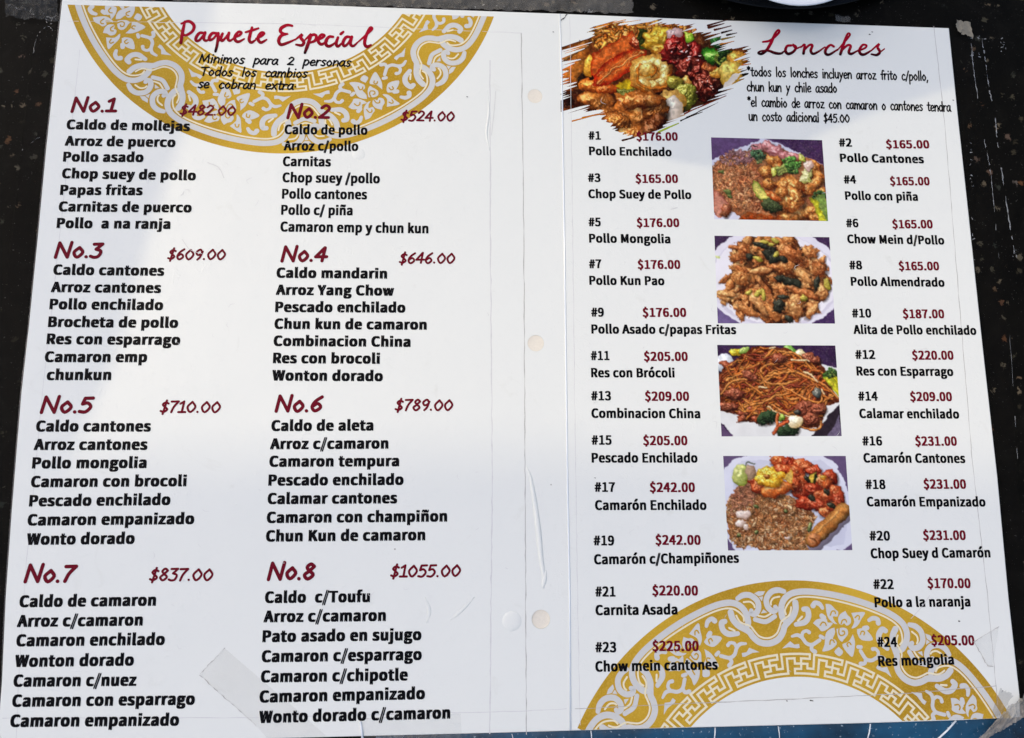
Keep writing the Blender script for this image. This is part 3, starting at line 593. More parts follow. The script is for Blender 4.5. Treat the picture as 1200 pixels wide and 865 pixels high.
# ------------------------------------------------------------------ printed food pictures (flat prints, colour per vertex)
class Picture:
    """a small painter: shapes laid over each other on a canvas, later printed point by point on the page"""
    def __init__(s, w, h, sc, bg, seed=1):
        s.sc = sc; s.W = int(w * sc); s.H = int(h * sc); s.r = np.random.RandomState(seed)
        s.img = np.ones((s.H, s.W, 3)) * np.array(bg, float)
        s.yy, s.xx = np.mgrid[0:s.H, 0:s.W].astype(float)
    def noise(s, h, w, cell, seed=None, octs=3):
        r = np.random.RandomState(seed) if seed is not None else s.r
        out = np.zeros((h, w)); amp = 1.0; tot = 0
        for _ in range(octs):
            c = max(1.5, cell); gh, gw = int(h / c) + 3, int(w / c) + 3; g = r.rand(gh, gw)
            y = np.arange(h) / c; x = np.arange(w) / c; y0 = y.astype(int); x0 = x.astype(int)
            fy = (y - y0); fx = (x - x0); fy = fy * fy * (3 - 2 * fy); fx = fx * fx * (3 - 2 * fx)
            a = g[np.ix_(y0, x0)]; b = g[np.ix_(y0, x0 + 1)]; c2 = g[np.ix_(y0 + 1, x0)]; d = g[np.ix_(y0 + 1, x0 + 1)]
            out += amp * ((a * (1 - fx) + b * fx) * (1 - fy)[:, None] + (c2 * (1 - fx) + d * fx) * fy[:, None])
            tot += amp; amp *= .5; cell /= 2.1
        return out / tot
    def win(s, x0, y0, x1, y1):
        a, b = max(0, int(x0)), min(s.W, int(x1) + 2); c, d = max(0, int(y0)), min(s.H, int(y1) + 2)
        return (slice(c, d), slice(a, b)) if b > a and d > c else None
    def put(s, wn, alpha, col): s.img[wn] = s.img[wn] * (1 - alpha[..., None]) + col * alpha[..., None]
    def inside(s, pts, wn):
        X = s.xx[wn]; Y = s.yy[wn]; m = np.zeros(X.shape, bool); n_ = len(pts)
        for i in range(n_):
            x1, y1 = pts[i]; x2, y2 = pts[(i + 1) % n_]
            if y1 == y2: continue
            m ^= ((y1 > Y) != (y2 > Y)) & (X < (x2 - x1) * (Y - y1) / (y2 - y1) + x1)
        return m
    def poly(s, pts, col, var=.12, cell=14, smooth=False, rough=0.0, rim=None):
        p = np.array(pts, float) * s.sc
        if smooth: p = smooth_path(list(p) + [p[0]], 5)[:-1]
        wn = s.win(p[:, 0].min() - 4, p[:, 1].min() - 4, p[:, 0].max() + 4, p[:, 1].max() + 4)
        if wn is None: return
        m = s.inside(p, wn).astype(float); n_ = s.noise(*m.shape, cell * s.sc)
        c = np.array(col, float)[None, None] * (1 + var * 2 * (n_ - .5))[..., None]
        if rim is not None:
            d = np.full(m.shape, 1e9); X, Y = s.xx[wn], s.yy[wn]
            for a, b in zip(p, np.roll(p, -1, 0)):
                ab = b - a; t = np.clip(((X - a[0]) * ab[0] + (Y - a[1]) * ab[1]) / max(1e-6, ab.dot(ab)), 0, 1)
                d = np.minimum(d, np.hypot(X - a[0] - t * ab[0], Y - a[1] - t * ab[1]))
            k = np.clip(1 - d / (rim[1] * s.sc), 0, 1)[..., None]; c = c * (1 - k) + np.array(rim[0], float) * k
        s.put(wn, m, c)
    def lump(s, x, y, rx, ry, ang, dark, light, bump=.35, cell=.5, spec=.5, gloss=14, edge=.25, shadow=.5):
        """a rounded irregular morsel with its photographed shading"""
        x *= s.sc; y *= s.sc; rx *= s.sc; ry *= s.sc; R_ = max(rx, ry) * 1.35; a = math.radians(ang)
        if shadow:
            wn = s.win(x - R_ * 1.2, y - R_ * 1.2, x + R_ * 1.3, y + R_ * 1.4)
            if wn is not None:
                X = s.xx[wn] - x - rx * .12; Y = s.yy[wn] - y - ry * .22
                u = (X * math.cos(a) + Y * math.sin(a)) / rx; v = (-X * math.sin(a) + Y * math.cos(a)) / ry
                s.put(wn, np.clip((1.22 - np.hypot(u, v)) * 3, 0, 1) * shadow, np.array((24, 12, 6.)))
        wn = s.win(x - R_, y - R_, x + R_, y + R_)
        if wn is None: return
        X = s.xx[wn] - x; Y = s.yy[wn] - y
        u = (X * math.cos(a) + Y * math.sin(a)) / rx; v = (-X * math.sin(a) + Y * math.cos(a)) / ry
        n1 = s.noise(*X.shape, max(rx, ry) * cell, None, 2); n2 = s.noise(*X.shape, max(rx, ry) * cell * .45)
        rr = np.hypot(u, v) * (1 + edge * 2 * (n1 - .5))
        al = np.clip((1 - rr) * min(rx, ry) * .9 + .5, 0, 1)
        hgt = np.sqrt(np.clip(1 - rr * rr, 0, 1)) * .8 * min(rx, ry) + bump * min(rx, ry) * (n1 - .5) * .95 + bump * .08 * min(rx, ry) * (n2 - .5)
        gy, gx = np.gradient(hgt); nz = 1 / np.sqrt(gx * gx + gy * gy + 1); nx, ny = -gx * nz, -gy * nz
        sh = np.clip(nx * -.35 + ny * -.55 + nz * .75, 0, 1)
        c = np.array(dark, float) * (1 - sh[..., None]) + np.array(light, float) * sh[..., None]
        c *= (1 + .22 * (n2 - .5))[..., None]
        hs = np.clip(nx * -.22 + ny * -.36 + nz * .9, 0, 1) ** gloss * spec * (n2 > .38)
        c = c + np.array((255, 240, 215.)) * hs[..., None] * .8
        s.put(wn, al, np.clip(c, 0, 255))
    def stroke(s, pts, w, col, dark=.5, hi=.25):
        p = smooth_path([np.array(q, float) * s.sc for q in pts], 5) if len(pts) > 2 else np.array(pts, float) * s.sc
        w *= s.sc; wn = s.win(p[:, 0].min() - w, p[:, 1].min() - w, p[:, 0].max() + w, p[:, 1].max() + w)
        if wn is None: return
        X, Y = s.xx[wn], s.yy[wn]; d = np.full(X.shape, 1e9); sd_ = np.zeros(X.shape)
        for a, b in zip(p[:-1], p[1:]):
            ab = b - a; L2 = max(1e-6, ab.dot(ab)); t = np.clip(((X - a[0]) * ab[0] + (Y - a[1]) * ab[1]) / L2, 0, 1)
            ex, ey = X - a[0] - t * ab[0], Y - a[1] - t * ab[1]; dd_ = np.hypot(ex, ey); k = dd_ < d
            d = np.where(k, dd_, d); sd_ = np.where(k, ex * -.5 + ey * -.85, sd_)
        r = d / (w / 2); c = np.array(col, float)[None, None] * np.clip(1 - dark * r ** 2 + .28 * sd_ / (w / 2), .12, 1.5)[..., None]
        c = c + 255 * (hi * np.clip(1 - np.abs(sd_ / (w / 2) - .35) * 2.6, 0, 1) * (r < .8))[..., None]
        s.put(wn, np.clip((1 - r) * w * .5 + .5, 0, 1), np.clip(c, 0, 255))
    def grains(s, pts, n_, ln, wd, pal, dark=.42, hi=.16):
        p = np.array(pts, float); lo, hi_ = p.min(0), p.max(0); k = 0
        from_in = lambda q: s._pip(p, q)
        while k < n_:
            q = lo + s.r.rand(2) * (hi_ - lo)
            if not from_in(q): continue
            k += 1; a = s.r.rand() * math.pi; e = np.array([math.cos(a), math.sin(a)]) * ln * (.3 + .35 * s.r.rand())
            c = np.array(pal[s.r.randint(len(pal))], float) * (.78 + .4 * s.r.rand()); s.stroke([q - e, q + e], wd * (.8 + .5 * s.r.rand()), c, dark, hi)
    @staticmethod
    def _pip(p, q):
        m = False; n_ = len(p)
        for i in range(n_):
            x1, y1 = p[i]; x2, y2 = p[(i + 1) % n_]
            if (y1 > q[1]) != (y2 > q[1]) and q[0] < (x2 - x1) * (q[1] - y1) / (y2 - y1) + x1: m = not m
        return m
    def broccoli(s, x, y, r, ang, stalk, col=(62, 110, 40), n_=70, stalkcol=(170, 190, 70)):
        a = math.radians(ang); e = np.array([math.cos(a), math.sin(a)]); c = np.array([x, y])
        for k in (-.5, -.15, .2, .5):
            o = np.array([-e[1], e[0]]) * r * k; s.stroke([c + e * stalk + o * .45, c + e * stalk * .4 + o * .7, c + o * 1.2 - e * r * .2], r * .38, stalkcol, .55, .08)
        for i in range(n_):
            t = s.r.rand() * 2 * math.pi; q = r * math.sqrt(s.r.rand()); ox, oy = q * math.cos(t), q * math.sin(t) * .85
            if ox * e[0] + oy * e[1] > r * .45: continue
            k = .65 + .5 * s.r.rand() - .35 * (oy / r)
            s.lump(x + ox, y + oy, r * .17, r * .15, 0, np.array(col) * .3 * k, np.array(col) * 1.35 * k, .3, .6, .12, 8, .3, .25)
    def finish(s, warp=0.4, tex=0.5):
        """ragged, speckled surface of real food: small shifts of the drawing and fine light and dark mottling where it is colourful"""
        u = s.sc
        dx = (s.noise(s.H, s.W, 38 * u) - .5) * 62 * u + (s.noise(s.H, s.W, 13 * u) - .5) * 17 * u; dy = (s.noise(s.H, s.W, 38 * u) - .5) * 62 * u + (s.noise(s.H, s.W, 13 * u) - .5) * 17 * u
        X = np.clip((s.xx + dx * warp).round().astype(int), 0, s.W - 1); Y = np.clip((s.yy + dy * warp).round().astype(int), 0, s.H - 1)
        im = s.img[Y, X]; mx, mn = im.max(2), im.min(2); sat = np.clip((mx - mn) / np.maximum(mx, 1) * 1.6 - .25, 0, 1)
        t = (s.noise(s.H, s.W, 9 * u) - .5) * 1.1 + (s.noise(s.H, s.W, 30 * u) - .5) * .9
        im = im * (1 + tex * t * sat)[..., None]
        hue = (s.noise(s.H, s.W, 40 * u) - .5)[..., None] * sat[..., None] * np.array((16, 34, 22.)); im = im + hue
        sp = (s.noise(s.H, s.W, 7 * u) > .70) & (sat > .5); im = np.where(sp[..., None], im * .8 + np.array((255, 222, 176.)) * .2, im)
        s.img = np.clip(im, 0, 255)
    def down(s, k, warp=0.4, tex=0.5):
        s.finish(warp, tex); h, w_ = s.H // k * k, s.W // k * k
        q = s.img[:h, :w_].reshape(h // k, k, w_ // k, k, 3).mean((1, 3)) if k > 1 else s.img.copy()
        for _ in range(1):
            b = np.pad(q, ((1, 1), (1, 1), (0, 0)), 'edge')       # the soft dots of a cheap print
            q = sum(w * b[1 + dy:b.shape[0] - 1 + dy, 1 + dx:b.shape[1] - 1 + dx] for dy, dx, w in ((0, 0, .4), (0, 1, .11), (0, -1, .11), (1, 0, .11), (-1, 0, .11), (1, 1, .04), (1, -1, .04), (-1, 1, .04), (-1, -1, .04)))
        q = q * .87 + q.mean(2, keepdims=True) * .13          # faded inks
        return 255 * (np.clip(q, 0, 255) / 255) ** 1.10 * .96 + 6
def print_picture(name, img, corners, parent, z, keep=None):
    """lay the print as a fine sheet between four corners TL TR BR BL (photo pixels)"""
    h, w_ = img.shape[:2]; tl, tr, br, bl = [P(*c) for c in corners]
    u = np.linspace(0, 1, w_)[None, :, None]; v = np.linspace(0, 1, h)[:, None, None]
    q = (tl * (1 - u) + tr * u) * (1 - v) + (bl * (1 - u) + br * u) * v
    V = np.concatenate([q, np.full((h, w_, 1), z)], 2).reshape(-1, 3); C_ = lin(np.clip(img, 0, 255)).reshape(-1, 3)
    i = np.arange(h * w_).reshape(h, w_); fs = np.stack([i[:-1, :-1], i[1:, :-1], i[1:, 1:], i[:-1, 1:]], -1).reshape(-1, 4)
    if keep is not None:
        fs = fs[keep[:-1, :-1].reshape(-1)]
        us = np.unique(fs); mp = -np.ones(h * w_, int); mp[us] = np.arange(len(us)); V = V[us]; C_ = C_[us]; fs = mp[fs]
    return obj(name, V, [tuple(int(k) for k in f) for f in fs], M['print'], parent, colors=C_)

OR = [(196, 112, 58), (214, 130, 70), (180, 95, 50), (226, 150, 95), (150, 78, 40)]
BR = [(196, 120, 60), (210, 134, 68), (172, 98, 46), (222, 158, 96), (142, 82, 38), (228, 180, 126)]
def bowl(p, pts, col, **k): p.poly(pts, col, **k)

# -- picture 1: red rice, saucy chicken, broccoli
p = Picture(940, 690, .5, (92, 62, 104), 3)
p.poly([(0, 0), (400, 0), (160, 130), (0, 200)], (104, 74, 118), .12, 60)
p.poly([(520, 0), (940, 0), (940, 220), (700, 100)], (66, 38, 78), .15, 60)
p.poly([(0, 190), (390, 15), (420, 0), (500, 10), (930, 210), (940, 690), (0, 690)], (216, 214, 226), .05, 90)
p.poly([(0, 250), (150, 120), (380, 90), (480, 30), (590, 80), (700, 140), (800, 150), (930, 215), (940, 690), (260, 690), (190, 640), (0, 560)], (160, 92, 50), .35, 30)
p.grains([(0, 240), (60, 190), (150, 120), (270, 120), (350, 130), (400, 250), (360, 420), (420, 560), (390, 640), (300, 620), (130, 560), (0, 420)], 900, 26, 12, OR)
p.grains([(60, 180), (160, 110), (330, 100), (370, 140), (340, 200), (120, 230)], 110, 26, 12, [(168, 112, 110), (150, 92, 86), (182, 128, 122)])
for x, y, r in ((75, 290, 26), (120, 450, 30), (140, 490, 22)): p.lump(x, y, r, r * .7, 30, (34, 50, 16), (120, 130, 60), spec=.1)
for x, y, rx, ry in ((400, 90, 60, 50), (480, 70, 70, 50), (540, 110, 70, 55), (620, 150, 60, 40), (700, 150, 60, 30)): p.lump(x, y, rx, ry, 20, (110, 46, 40), (214, 130, 128), spec=.5)
p.stroke([(310, 90), (340, 65), (385, 66)], 8, (60, 50, 40))
for x, y, rx, ry, a in ((520, 190, 75, 50, 10), (450, 280, 60, 60, 0), (560, 260, 60, 50, 30), (470, 380, 55, 45, 10), (850, 250, 60, 70, 0), (890, 330, 55, 70, 0), (850, 370, 80, 45, -30), (780, 430, 65, 50, 20), (900, 450, 50, 40, 0),
                        (520, 520, 60, 60, 0), (560, 600, 70, 50, 20), (700, 640, 90, 40, -10), (800, 610, 70, 45, -30), (620, 660, 80, 35, 0), (840, 660, 60, 40, 0)):
    p.lump(x, y, rx, ry, a, (92, 36, 8), (226, 134, 48), .45, .4, .5)
p.poly([(190, 680), (260, 620), (420, 640), (560, 660), (560, 690), (190, 690)], (150, 60, 14), .25, 20)
p.lump(640, 400, 115, 90, 10, (110, 44, 8), (232, 142, 56), .5, .35, .6); p.lump(650, 510, 105, 110, 20, (112, 44, 8), (236, 150, 62), .5, .33, .65)
p.lump(570, 450, 55, 50, 0, (110, 44, 8), (230, 136, 50), .4, .4, .6)
p.broccoli(390, 150, 62, 80, 50, (70, 104, 66), 60, (150, 160, 90)); p.lump(790, 290, 46, 60, 10, (140, 140, 60), (236, 226, 160), .5, .3, .3); p.lump(770, 340, 50, 36, -10, (150, 150, 60), (238, 232, 170), .5, .3, .3)
p.lump(800, 220, 35, 40, 0, (180, 130, 110), (244, 220, 200)); p.lump(755, 160, 32, 30, 30, (130, 140, 30), (214, 210, 90))
p.broccoli(655, 225, 82, 155, 120, (74, 130, 46), 90, (190, 206, 92)); p.lump(510, 280, 24, 34, 0, (150, 160, 40), (236, 232, 110), .2)
p.poly([(345, 345), (330, 390), (340, 450), (390, 515), (440, 520), (470, 500), (430, 440), (385, 385)], (222, 204, 92), .1, 20, True, rim=((96, 120, 20), 18))
p.lump(480, 570, 88, 52, 15, (14, 22, 10), (82, 96, 50), .6, .25, .2); p.lump(500, 490, 70, 34, 30, (120, 40, 8), (216, 106, 34), .4)
p.broccoli(880, 490, 62, 80, 190, (54, 92, 40), 50, (214, 210, 40)); p.poly([(800, 500), (850, 490), (960, 690), (870, 690)], (206, 200, 34), .12, 30, rim=((150, 150, 20), 22))
p.poly([(850, 480), (900, 460), (960, 560), (950, 690), (925, 690)], (120, 150, 60), .2, 16)
p.poly([(0, 430), (60, 480), (130, 560), (90, 640), (60, 665), (0, 620)], (206, 130, 104), .1, 40, True, rim=((150, 70, 50), 20)); p.lump(100, 610, 40, 55, 20, (70, 24, 8), (176, 90, 50), .3)
P1 = p.down(2)[::1]
def pic(name, p, k, corners): print_picture(name, p.down(k) if isinstance(p, Picture) else p, corners, right, RZ + Z1)
pic('food_picture', p, 2, [(833.5, 160.6), (963.8, 163.9), (970.8, 258.8), (837.3, 256.5)])

# -- picture 2: fried chicken strips with greens on a round plate
p = Picture(930, 680, .5, (80, 62, 92), 5)
p.poly([(0, 0), (930, 0), (930, 300), (0, 300)], (66, 40, 78), .12, 60); p.poly([(0, 380), (300, 680), (0, 680)], (112, 92, 140), .15, 30); p.poly([(930, 480), (930, 680), (700, 680)], (70, 44, 92), .15, 30)
p.poly([(466 + 560 * math.cos(a), 330 + 400 * math.sin(a)) for a in np.linspace(0, 2 * math.pi, 50)], (228, 224, 232), .03, 90)
p.poly([(466 + 520 * math.cos(a), 345 + 362 * math.sin(a)) for a in np.linspace(0, 2 * math.pi, 50)], (214, 208, 220), .04, 90)
p.poly([(466 + 500 * math.cos(a), 335 + 350 * math.sin(a)) for a in np.linspace(0, 2 * math.pi, 50)], (236, 232, 236), .03, 90)
body = [(310, 10), (640, 5), (690, 80), (800, 150), (860, 240), (920, 400), (880, 440), (800, 530), (720, 610), (520, 680), (400, 680), (300, 610), (180, 580), (60, 500), (10, 440), (110, 440), (100, 380), (30, 350), (130, 280), (140, 190), (180, 50)]
p.poly(body, (96, 48, 20), .5, 18, False)
r_ = p.r
GO = [((110, 48, 14), (226, 142, 66)), ((120, 54, 18), (236, 156, 80)), ((94, 38, 12), (206, 116, 50)), ((130, 66, 24), (240, 172, 96))]
for i in range(150):
    while True:
        x, y = r_.uniform(20, 900), r_.uniform(20, 670)
        if Picture._pip(np.array(body, float), (x, y)): break
    d_, l_ = GO[r_.randint(4)]; p.lump(x, y, r_.uniform(40, 78), r_.uniform(20, 34), r_.uniform(-70, 80), d_, l_, .5, .3, .35, 16, .5, .45)
for x, y, rx, ry, a in ((230, 120, 52, 75, -20), (560, 110, 60, 60, 0), (620, 140, 90, 55, 20), (560, 260, 170, 42, 12), (690, 300, 90, 30, 40), (560, 240, 70, 50, 0), (360, 270, 100, 26, -4), (200, 330, 70, 60, 0), (620, 530, 60, 90, -10), (700, 440, 150, 30, 20),
                        (330, 530, 40, 110, -40), (440, 590, 35, 90, -35), (240, 580, 100, 30, 25), (70, 335, 60, 20, -40), (80, 455, 80, 22, 5), (830, 260, 60, 60, 0), (840, 430, 50, 60, 10), (760, 120, 60, 50, 20)):
    d_, l_ = GO[r_.randint(4)]; p.lump(x, y, rx, ry, a, d_, l_, .55, .28, .4, 16, .4, .5)
for x, y, rx, ry, a in ((440, 130, 55, 60, 20), (470, 180, 50, 34, 0), (370, 70, 70, 22, 20), (280, 160, 30, 30, 0), (590, 350, 90, 34, 20), (500, 330, 40, 30, 0), (490, 540, 45, 55, 20), (800, 360, 24, 60, 20), (560, 640, 40, 20, 20), (540, 180, 36, 26, 40), (520, 470, 40, 18, 0)):
    p.lump(x, y, rx, ry, a, (10, 12, 8), (64, 66, 50), .5, .35, .3, 20, .4, .5)
for x, y, rx, ry, a in ((335, 440, 46, 22, -35), (340, 175, 34, 20, 30), (480, 30, 40, 20, 20), (490, 145, 18, 26, 30), (400, 45, 40, 16, 20), (450, 65, 26, 14, 0), (370, 460, 14, 40, 0), (885, 375, 26, 46, -10), (690, 480, 30, 24, 0), (250, 440, 30, 16, -30)):
    p.lump(x, y, rx, ry, a, (90, 84, 10), (226, 204, 80), .3, .4, .2, 16, .2, .4)
p.lump(20, 165, 22, 10, 30, (170, 190, 90), (210, 220, 130), shadow=0)
pic('food_picture', p, 2, [(837.5, 276), (972.3, 277.7), (979, 379), (841.5, 378.7)])

# -- picture 3: fried noodles on a square plate
p = Picture(970, 740, .5, (54, 34, 66), 7)
p.poly([(0, 0), (970, 0), (970, 200), (0, 200)], (58, 34, 72), .15, 50)
p.poly([(840, 150), (970, 190), (970, 480), (740, 740), (100, 740), (0, 620), (0, 300)], (226, 226, 222), .04, 90)
p.poly([(0, 640), (100, 740), (0, 740)], (100, 74, 110), .1, 30); p.poly([(970, 470), (970, 740), (715, 740)], (48, 36, 46), .2, 20); p.poly([(960, 560), (970, 740), (850, 740)], (110, 96, 122), .25, 10)
p.lump(55, 150, 72, 80, 0, (150, 160, 168), (240, 244, 246), .05, .6, .2, 8, .05, .2)
p.lump(150, 60, 55, 32, 0, (160, 130, 0), (250, 216, 40), .3); p.lump(215, 45, 50, 26, -20, (90, 120, 30), (170, 200, 90), .3); p.lump(590, 45, 60, 40, 40, (50, 110, 20), (140, 200, 80), .4); p.lump(670, 65, 42, 34, 0, (190, 170, 110), (244, 230, 180), .2)
body = [(0, 250), (60, 170), (200, 80), (300, 10), (560, 20), (700, 90), (830, 130), (880, 220), (900, 330), (980, 460), (860, 490), (850, 560), (770, 670), (680, 680), (560, 640), (430, 590), (330, 640), (230, 620), (120, 560), (0, 540)]
p.poly(body, (98, 36, 12), .6, 14)
ND = [(196, 92, 26), (216, 112, 30), (170, 66, 18), (226, 130, 44), (150, 50, 20), (206, 98, 20)]
for i in range(60):
    while True:
        x, y = r_.uniform(0, 900), r_.uniform(20, 660)
        if Picture._pip(np.array(body, float), (x, y)): break
    p.lump(x, y, r_.uniform(30, 60), r_.uniform(18, 34), r_.uniform(-40, 40), (60, 16, 8), (178, 80, 44), .5, .3, .45, 18, .4, .4)
for i in range(190):
    while True:
        x, y = r_.uniform(0, 900), r_.uniform(30, 640)
        if Picture._pip(np.array(body, float), (x, y)): break
    a = r_.normal(-.12, .55); L_ = r_.uniform(70, 190); cv = r_.uniform(-.6, .6); pts = []
    for t in np.linspace(-1, 1, 4):
        q = (x + L_ * t * math.cos(a), y + L_ * t * math.sin(a) + cv * L_ * (t * t - .4))
        pts.append(q)
    pts = [q for q in pts if Picture._pip(np.array(body, float), q)]
    if len(pts) > 1: p.stroke(pts, r_.uniform(16, 23), ND[r_.randint(6)], .75, .16)
for pts in ([(20, 400), (100, 300), (260, 280), (330, 300)], [(370, 330), (340, 220), (380, 170), (480, 150)], [(330, 230), (380, 300), (520, 320), (640, 280)], [(200, 500), (330, 470), (480, 410), (560, 400)], [(500, 330), (620, 400), (700, 440)], [(420, 490), (520, 550), (570, 580)], [(790, 330), (830, 420), (790, 480)], [(560, 200), (700, 250), (860, 330), (960, 430)],
            [(60, 290), (180, 240), (300, 250)], [(150, 380), (150, 460), (190, 520)], [(640, 660), (720, 690), (790, 670), (800, 620)], [(380, 260), (500, 230), (620, 210)]): p.stroke(pts, 20, (222, 124, 40), .7, .25)
for x, y, rx, ry, a in ((690, 520, 90, 70, 20), (720, 600, 70, 50, 0), (800, 520, 60, 50, 0), (250, 250, 70, 34, 30), (120, 400, 80, 44, 0), (60, 500, 80, 36, 0), (500, 110, 60, 40, 0), (760, 110, 80, 40, 20)): p.lump(x, y, rx, ry, a, (56, 18, 10), (184, 92, 56), .6, .25, .5, 20)
for pts in ([(600, 120), (680, 120), (740, 130)], [(390, 500), (470, 560), (560, 590)], [(320, 345), (380, 345)], [(700, 220), (760, 250), (800, 290)], [(430, 30), (470, 20)], [(830, 360), (850, 400)]): p.stroke(pts, 15, (240, 200, 140), .4, .25)
for x, y in ((350, 600), (400, 580), (500, 700), (560, 680)): p.lump(x, y, 60, 50, 0, (10, 20, 10), (60, 90, 50), .6, .2, .15, 12)
p.lump(490, 590, 26, 30, 20, (60, 100, 20), (160, 190, 60)); p.lump(600, 620, 66, 46, -20, (190, 160, 100), (250, 240, 206), .2, .4, .3); p.stroke([(420, 720), (460, 660), (540, 620)], 26, (200, 80, 30), .6, .2)
p.stroke([(455, 560), (450, 650)], 24, (206, 96, 36), .6, .2); p.lump(790, 390, 34, 40, 0, (40, 50, 50), (130, 130, 116)); p.lump(620, 540, 30, 20, 0, (20, 20, 20), (70, 70, 60))
p.broccoli(910, 240, 62, 60, 130, (60, 110, 30), 60, (206, 196, 20)); p.poly([(850, 270), (900, 250), (985, 360), (985, 440)], (220, 208, 40), .1, 20, rim=((140, 150, 20), 20)); p.broccoli(920, 235, 50, 60, 20, (66, 104, 44), 40)
pic('food_picture', p, 2, [(840.8, 404.1), (979.3, 404.8), (986.8, 511), (845.9, 511.4)])

# -- picture 4: fried rice, red prawns, spring roll
p = Picture(960, 740, .5, (104, 82, 120), 9)
p.poly([(0, 110), (90, 20), (180, 0), (780, 0), (870, 60), (940, 200), (1000, 480), (990, 660), (900, 735), (700, 745), (60, 740), (0, 640)], (222, 222, 232), .03, 90)
p.poly([(60, 120), (140, 40), (760, 30), (830, 90), (900, 260), (940, 500), (900, 690), (700, 720), (100, 720)], (208, 208, 222), .03, 90)
rice = [(10, 370), (100, 250), (200, 190), (280, 240), (400, 300), (520, 330), (640, 420), (700, 480), (660, 560), (600, 640), (690, 700), (660, 740), (520, 740), (400, 735), (250, 740), (160, 690), (120, 740), (60, 700), (20, 620), (0, 480)]
p.poly(rice, (146, 86, 42), .5, 14); p.grains(rice, 1500, 24, 11, BR)
p.grains([(20, 360), (110, 250), (210, 190), (280, 260), (200, 400), (40, 470)], 190, 22, 11, [(176, 106, 70), (196, 124, 80), (160, 92, 58)])
for x, y, rx, ry in ((235, 400, 18, 16), (460, 430, 20, 14), (225, 600, 16, 20), (90, 620, 16, 14), (640, 560, 16, 34)): p.lump(x, y, rx, ry, 20, (30, 40, 12), (130, 140, 70), .3)
for x, y, rx, ry in ((130, 460, 62, 34), (105, 530, 42, 26), (150, 560, 18, 26), (460, 640, 24, 10)): p.lump(x, y, rx, ry, -8, (176, 140, 116), (246, 224, 206), .2, .5, .2, 12, .25, .3)
RE = [((96, 16, 4), (226, 92, 34)), ((88, 12, 4), (206, 66, 26)), ((104, 24, 4), (236, 112, 44))]
for x, y, rx, ry, a in ((430, 40, 70, 50, 10), (500, 60, 60, 60, 0), (450, 110, 80, 50, 0), (620, 80, 75, 55, 20), (560, 130, 70, 60, 0), (700, 120, 60, 40, 0), (600, 210, 60, 60, 0), (820, 180, 60, 70, 20), (760, 210, 80, 60, 0), (680, 260, 70, 60, 0), (860, 300, 55, 80, -10), (760, 320, 90, 50, 10), (580, 290, 70, 50, 0),
                        (620, 370, 80, 55, 10), (720, 390, 80, 50, 20), (780, 450, 70, 45, 10), (880, 350, 50, 60, 0), (540, 230, 60, 60, 0), (830, 400, 50, 40, 0), (240, 200, 60, 50, 30), (260, 250, 60, 50, 0)):
    d_, l_ = RE[r_.randint(3)]; p.lump(x, y, rx, ry, a, d_, l_, .45, .35, .6, 16, .3, .5)
p.lump(400, 265, 130, 55, -14, (130, 40, 4), (238, 124, 40), .3, .3, .6)
for x, y, rx, ry, a in ((330, 140, 75, 55, -20), (300, 190, 70, 50, 20), (390, 160, 70, 50, 20), (350, 215, 80, 34, 10), (440, 150, 40, 30, 0)): p.lump(x, y, rx, ry, a, (170, 100, 0), (250, 192, 40), .4, .35, .7, 14, .3, .35)
p.lump(330, 165, 22, 18, 0, (110, 50, 0), (190, 110, 30), shadow=0)
p.poly([(455, 190), (520, 100), (535, 150), (525, 220), (500, 220)], (236, 190, 80), .15, 12, rim=((190, 120, 20), 10)); p.poly([(665, 150), (720, 130), (685, 215), (635, 200)], (234, 190, 60), .1, 12, rim=((40, 60, 10), 8)); p.poly([(690, 210), (715, 140), (722, 170), (700, 220)], (20, 40, 10)); p.lump(765, 175, 28, 20, 0, (180, 90, 0), (246, 180, 50))
for x, y in ((670, 335), (820, 390), (640, 180), (790, 280)): p.lump(x, y, 34, 18, 40, (16, 14, 6), (60, 60, 40), .4)
p.lump(130, 150, 62, 92, 6, (118, 128, 30), (222, 226, 130), .2, .4, .4, 10, .12, .15); p.stroke([(165, 75), (190, 52), (240, 62)], 9, (96, 106, 84), .4, .1); p.lump(210, 130, 40, 60, 0, (120, 90, 60), (196, 160, 130), shadow=0, spec=.1)
q = [(600, 640), (640, 610), (840, 410), (890, 390), (940, 400), (965, 440), (940, 480), (760, 690), (720, 705), (690, 690), (660, 650)]
p.stroke([(668, 690), (925, 452)], 128, (150, 138, 156), .05, 0); p.stroke([(655, 660), (910, 432)], 118, (206, 128, 50), .42, .03)
p.stroke([(690, 600), (880, 430)], 18, (226, 156, 76), .2, 0); p.lump(668, 655, 50, 58, 45, (140, 66, 22), (214, 134, 74), .25, .5, .1, 10, .08, 0); p.stroke([(640, 640), (676, 660), (690, 700)], 8, (140, 70, 22), .4, 0)
pic('food_picture', p, 2, [(847.8, 534.3), (991.5, 534.3), (999.3, 644.8), (853.5, 645.2)])

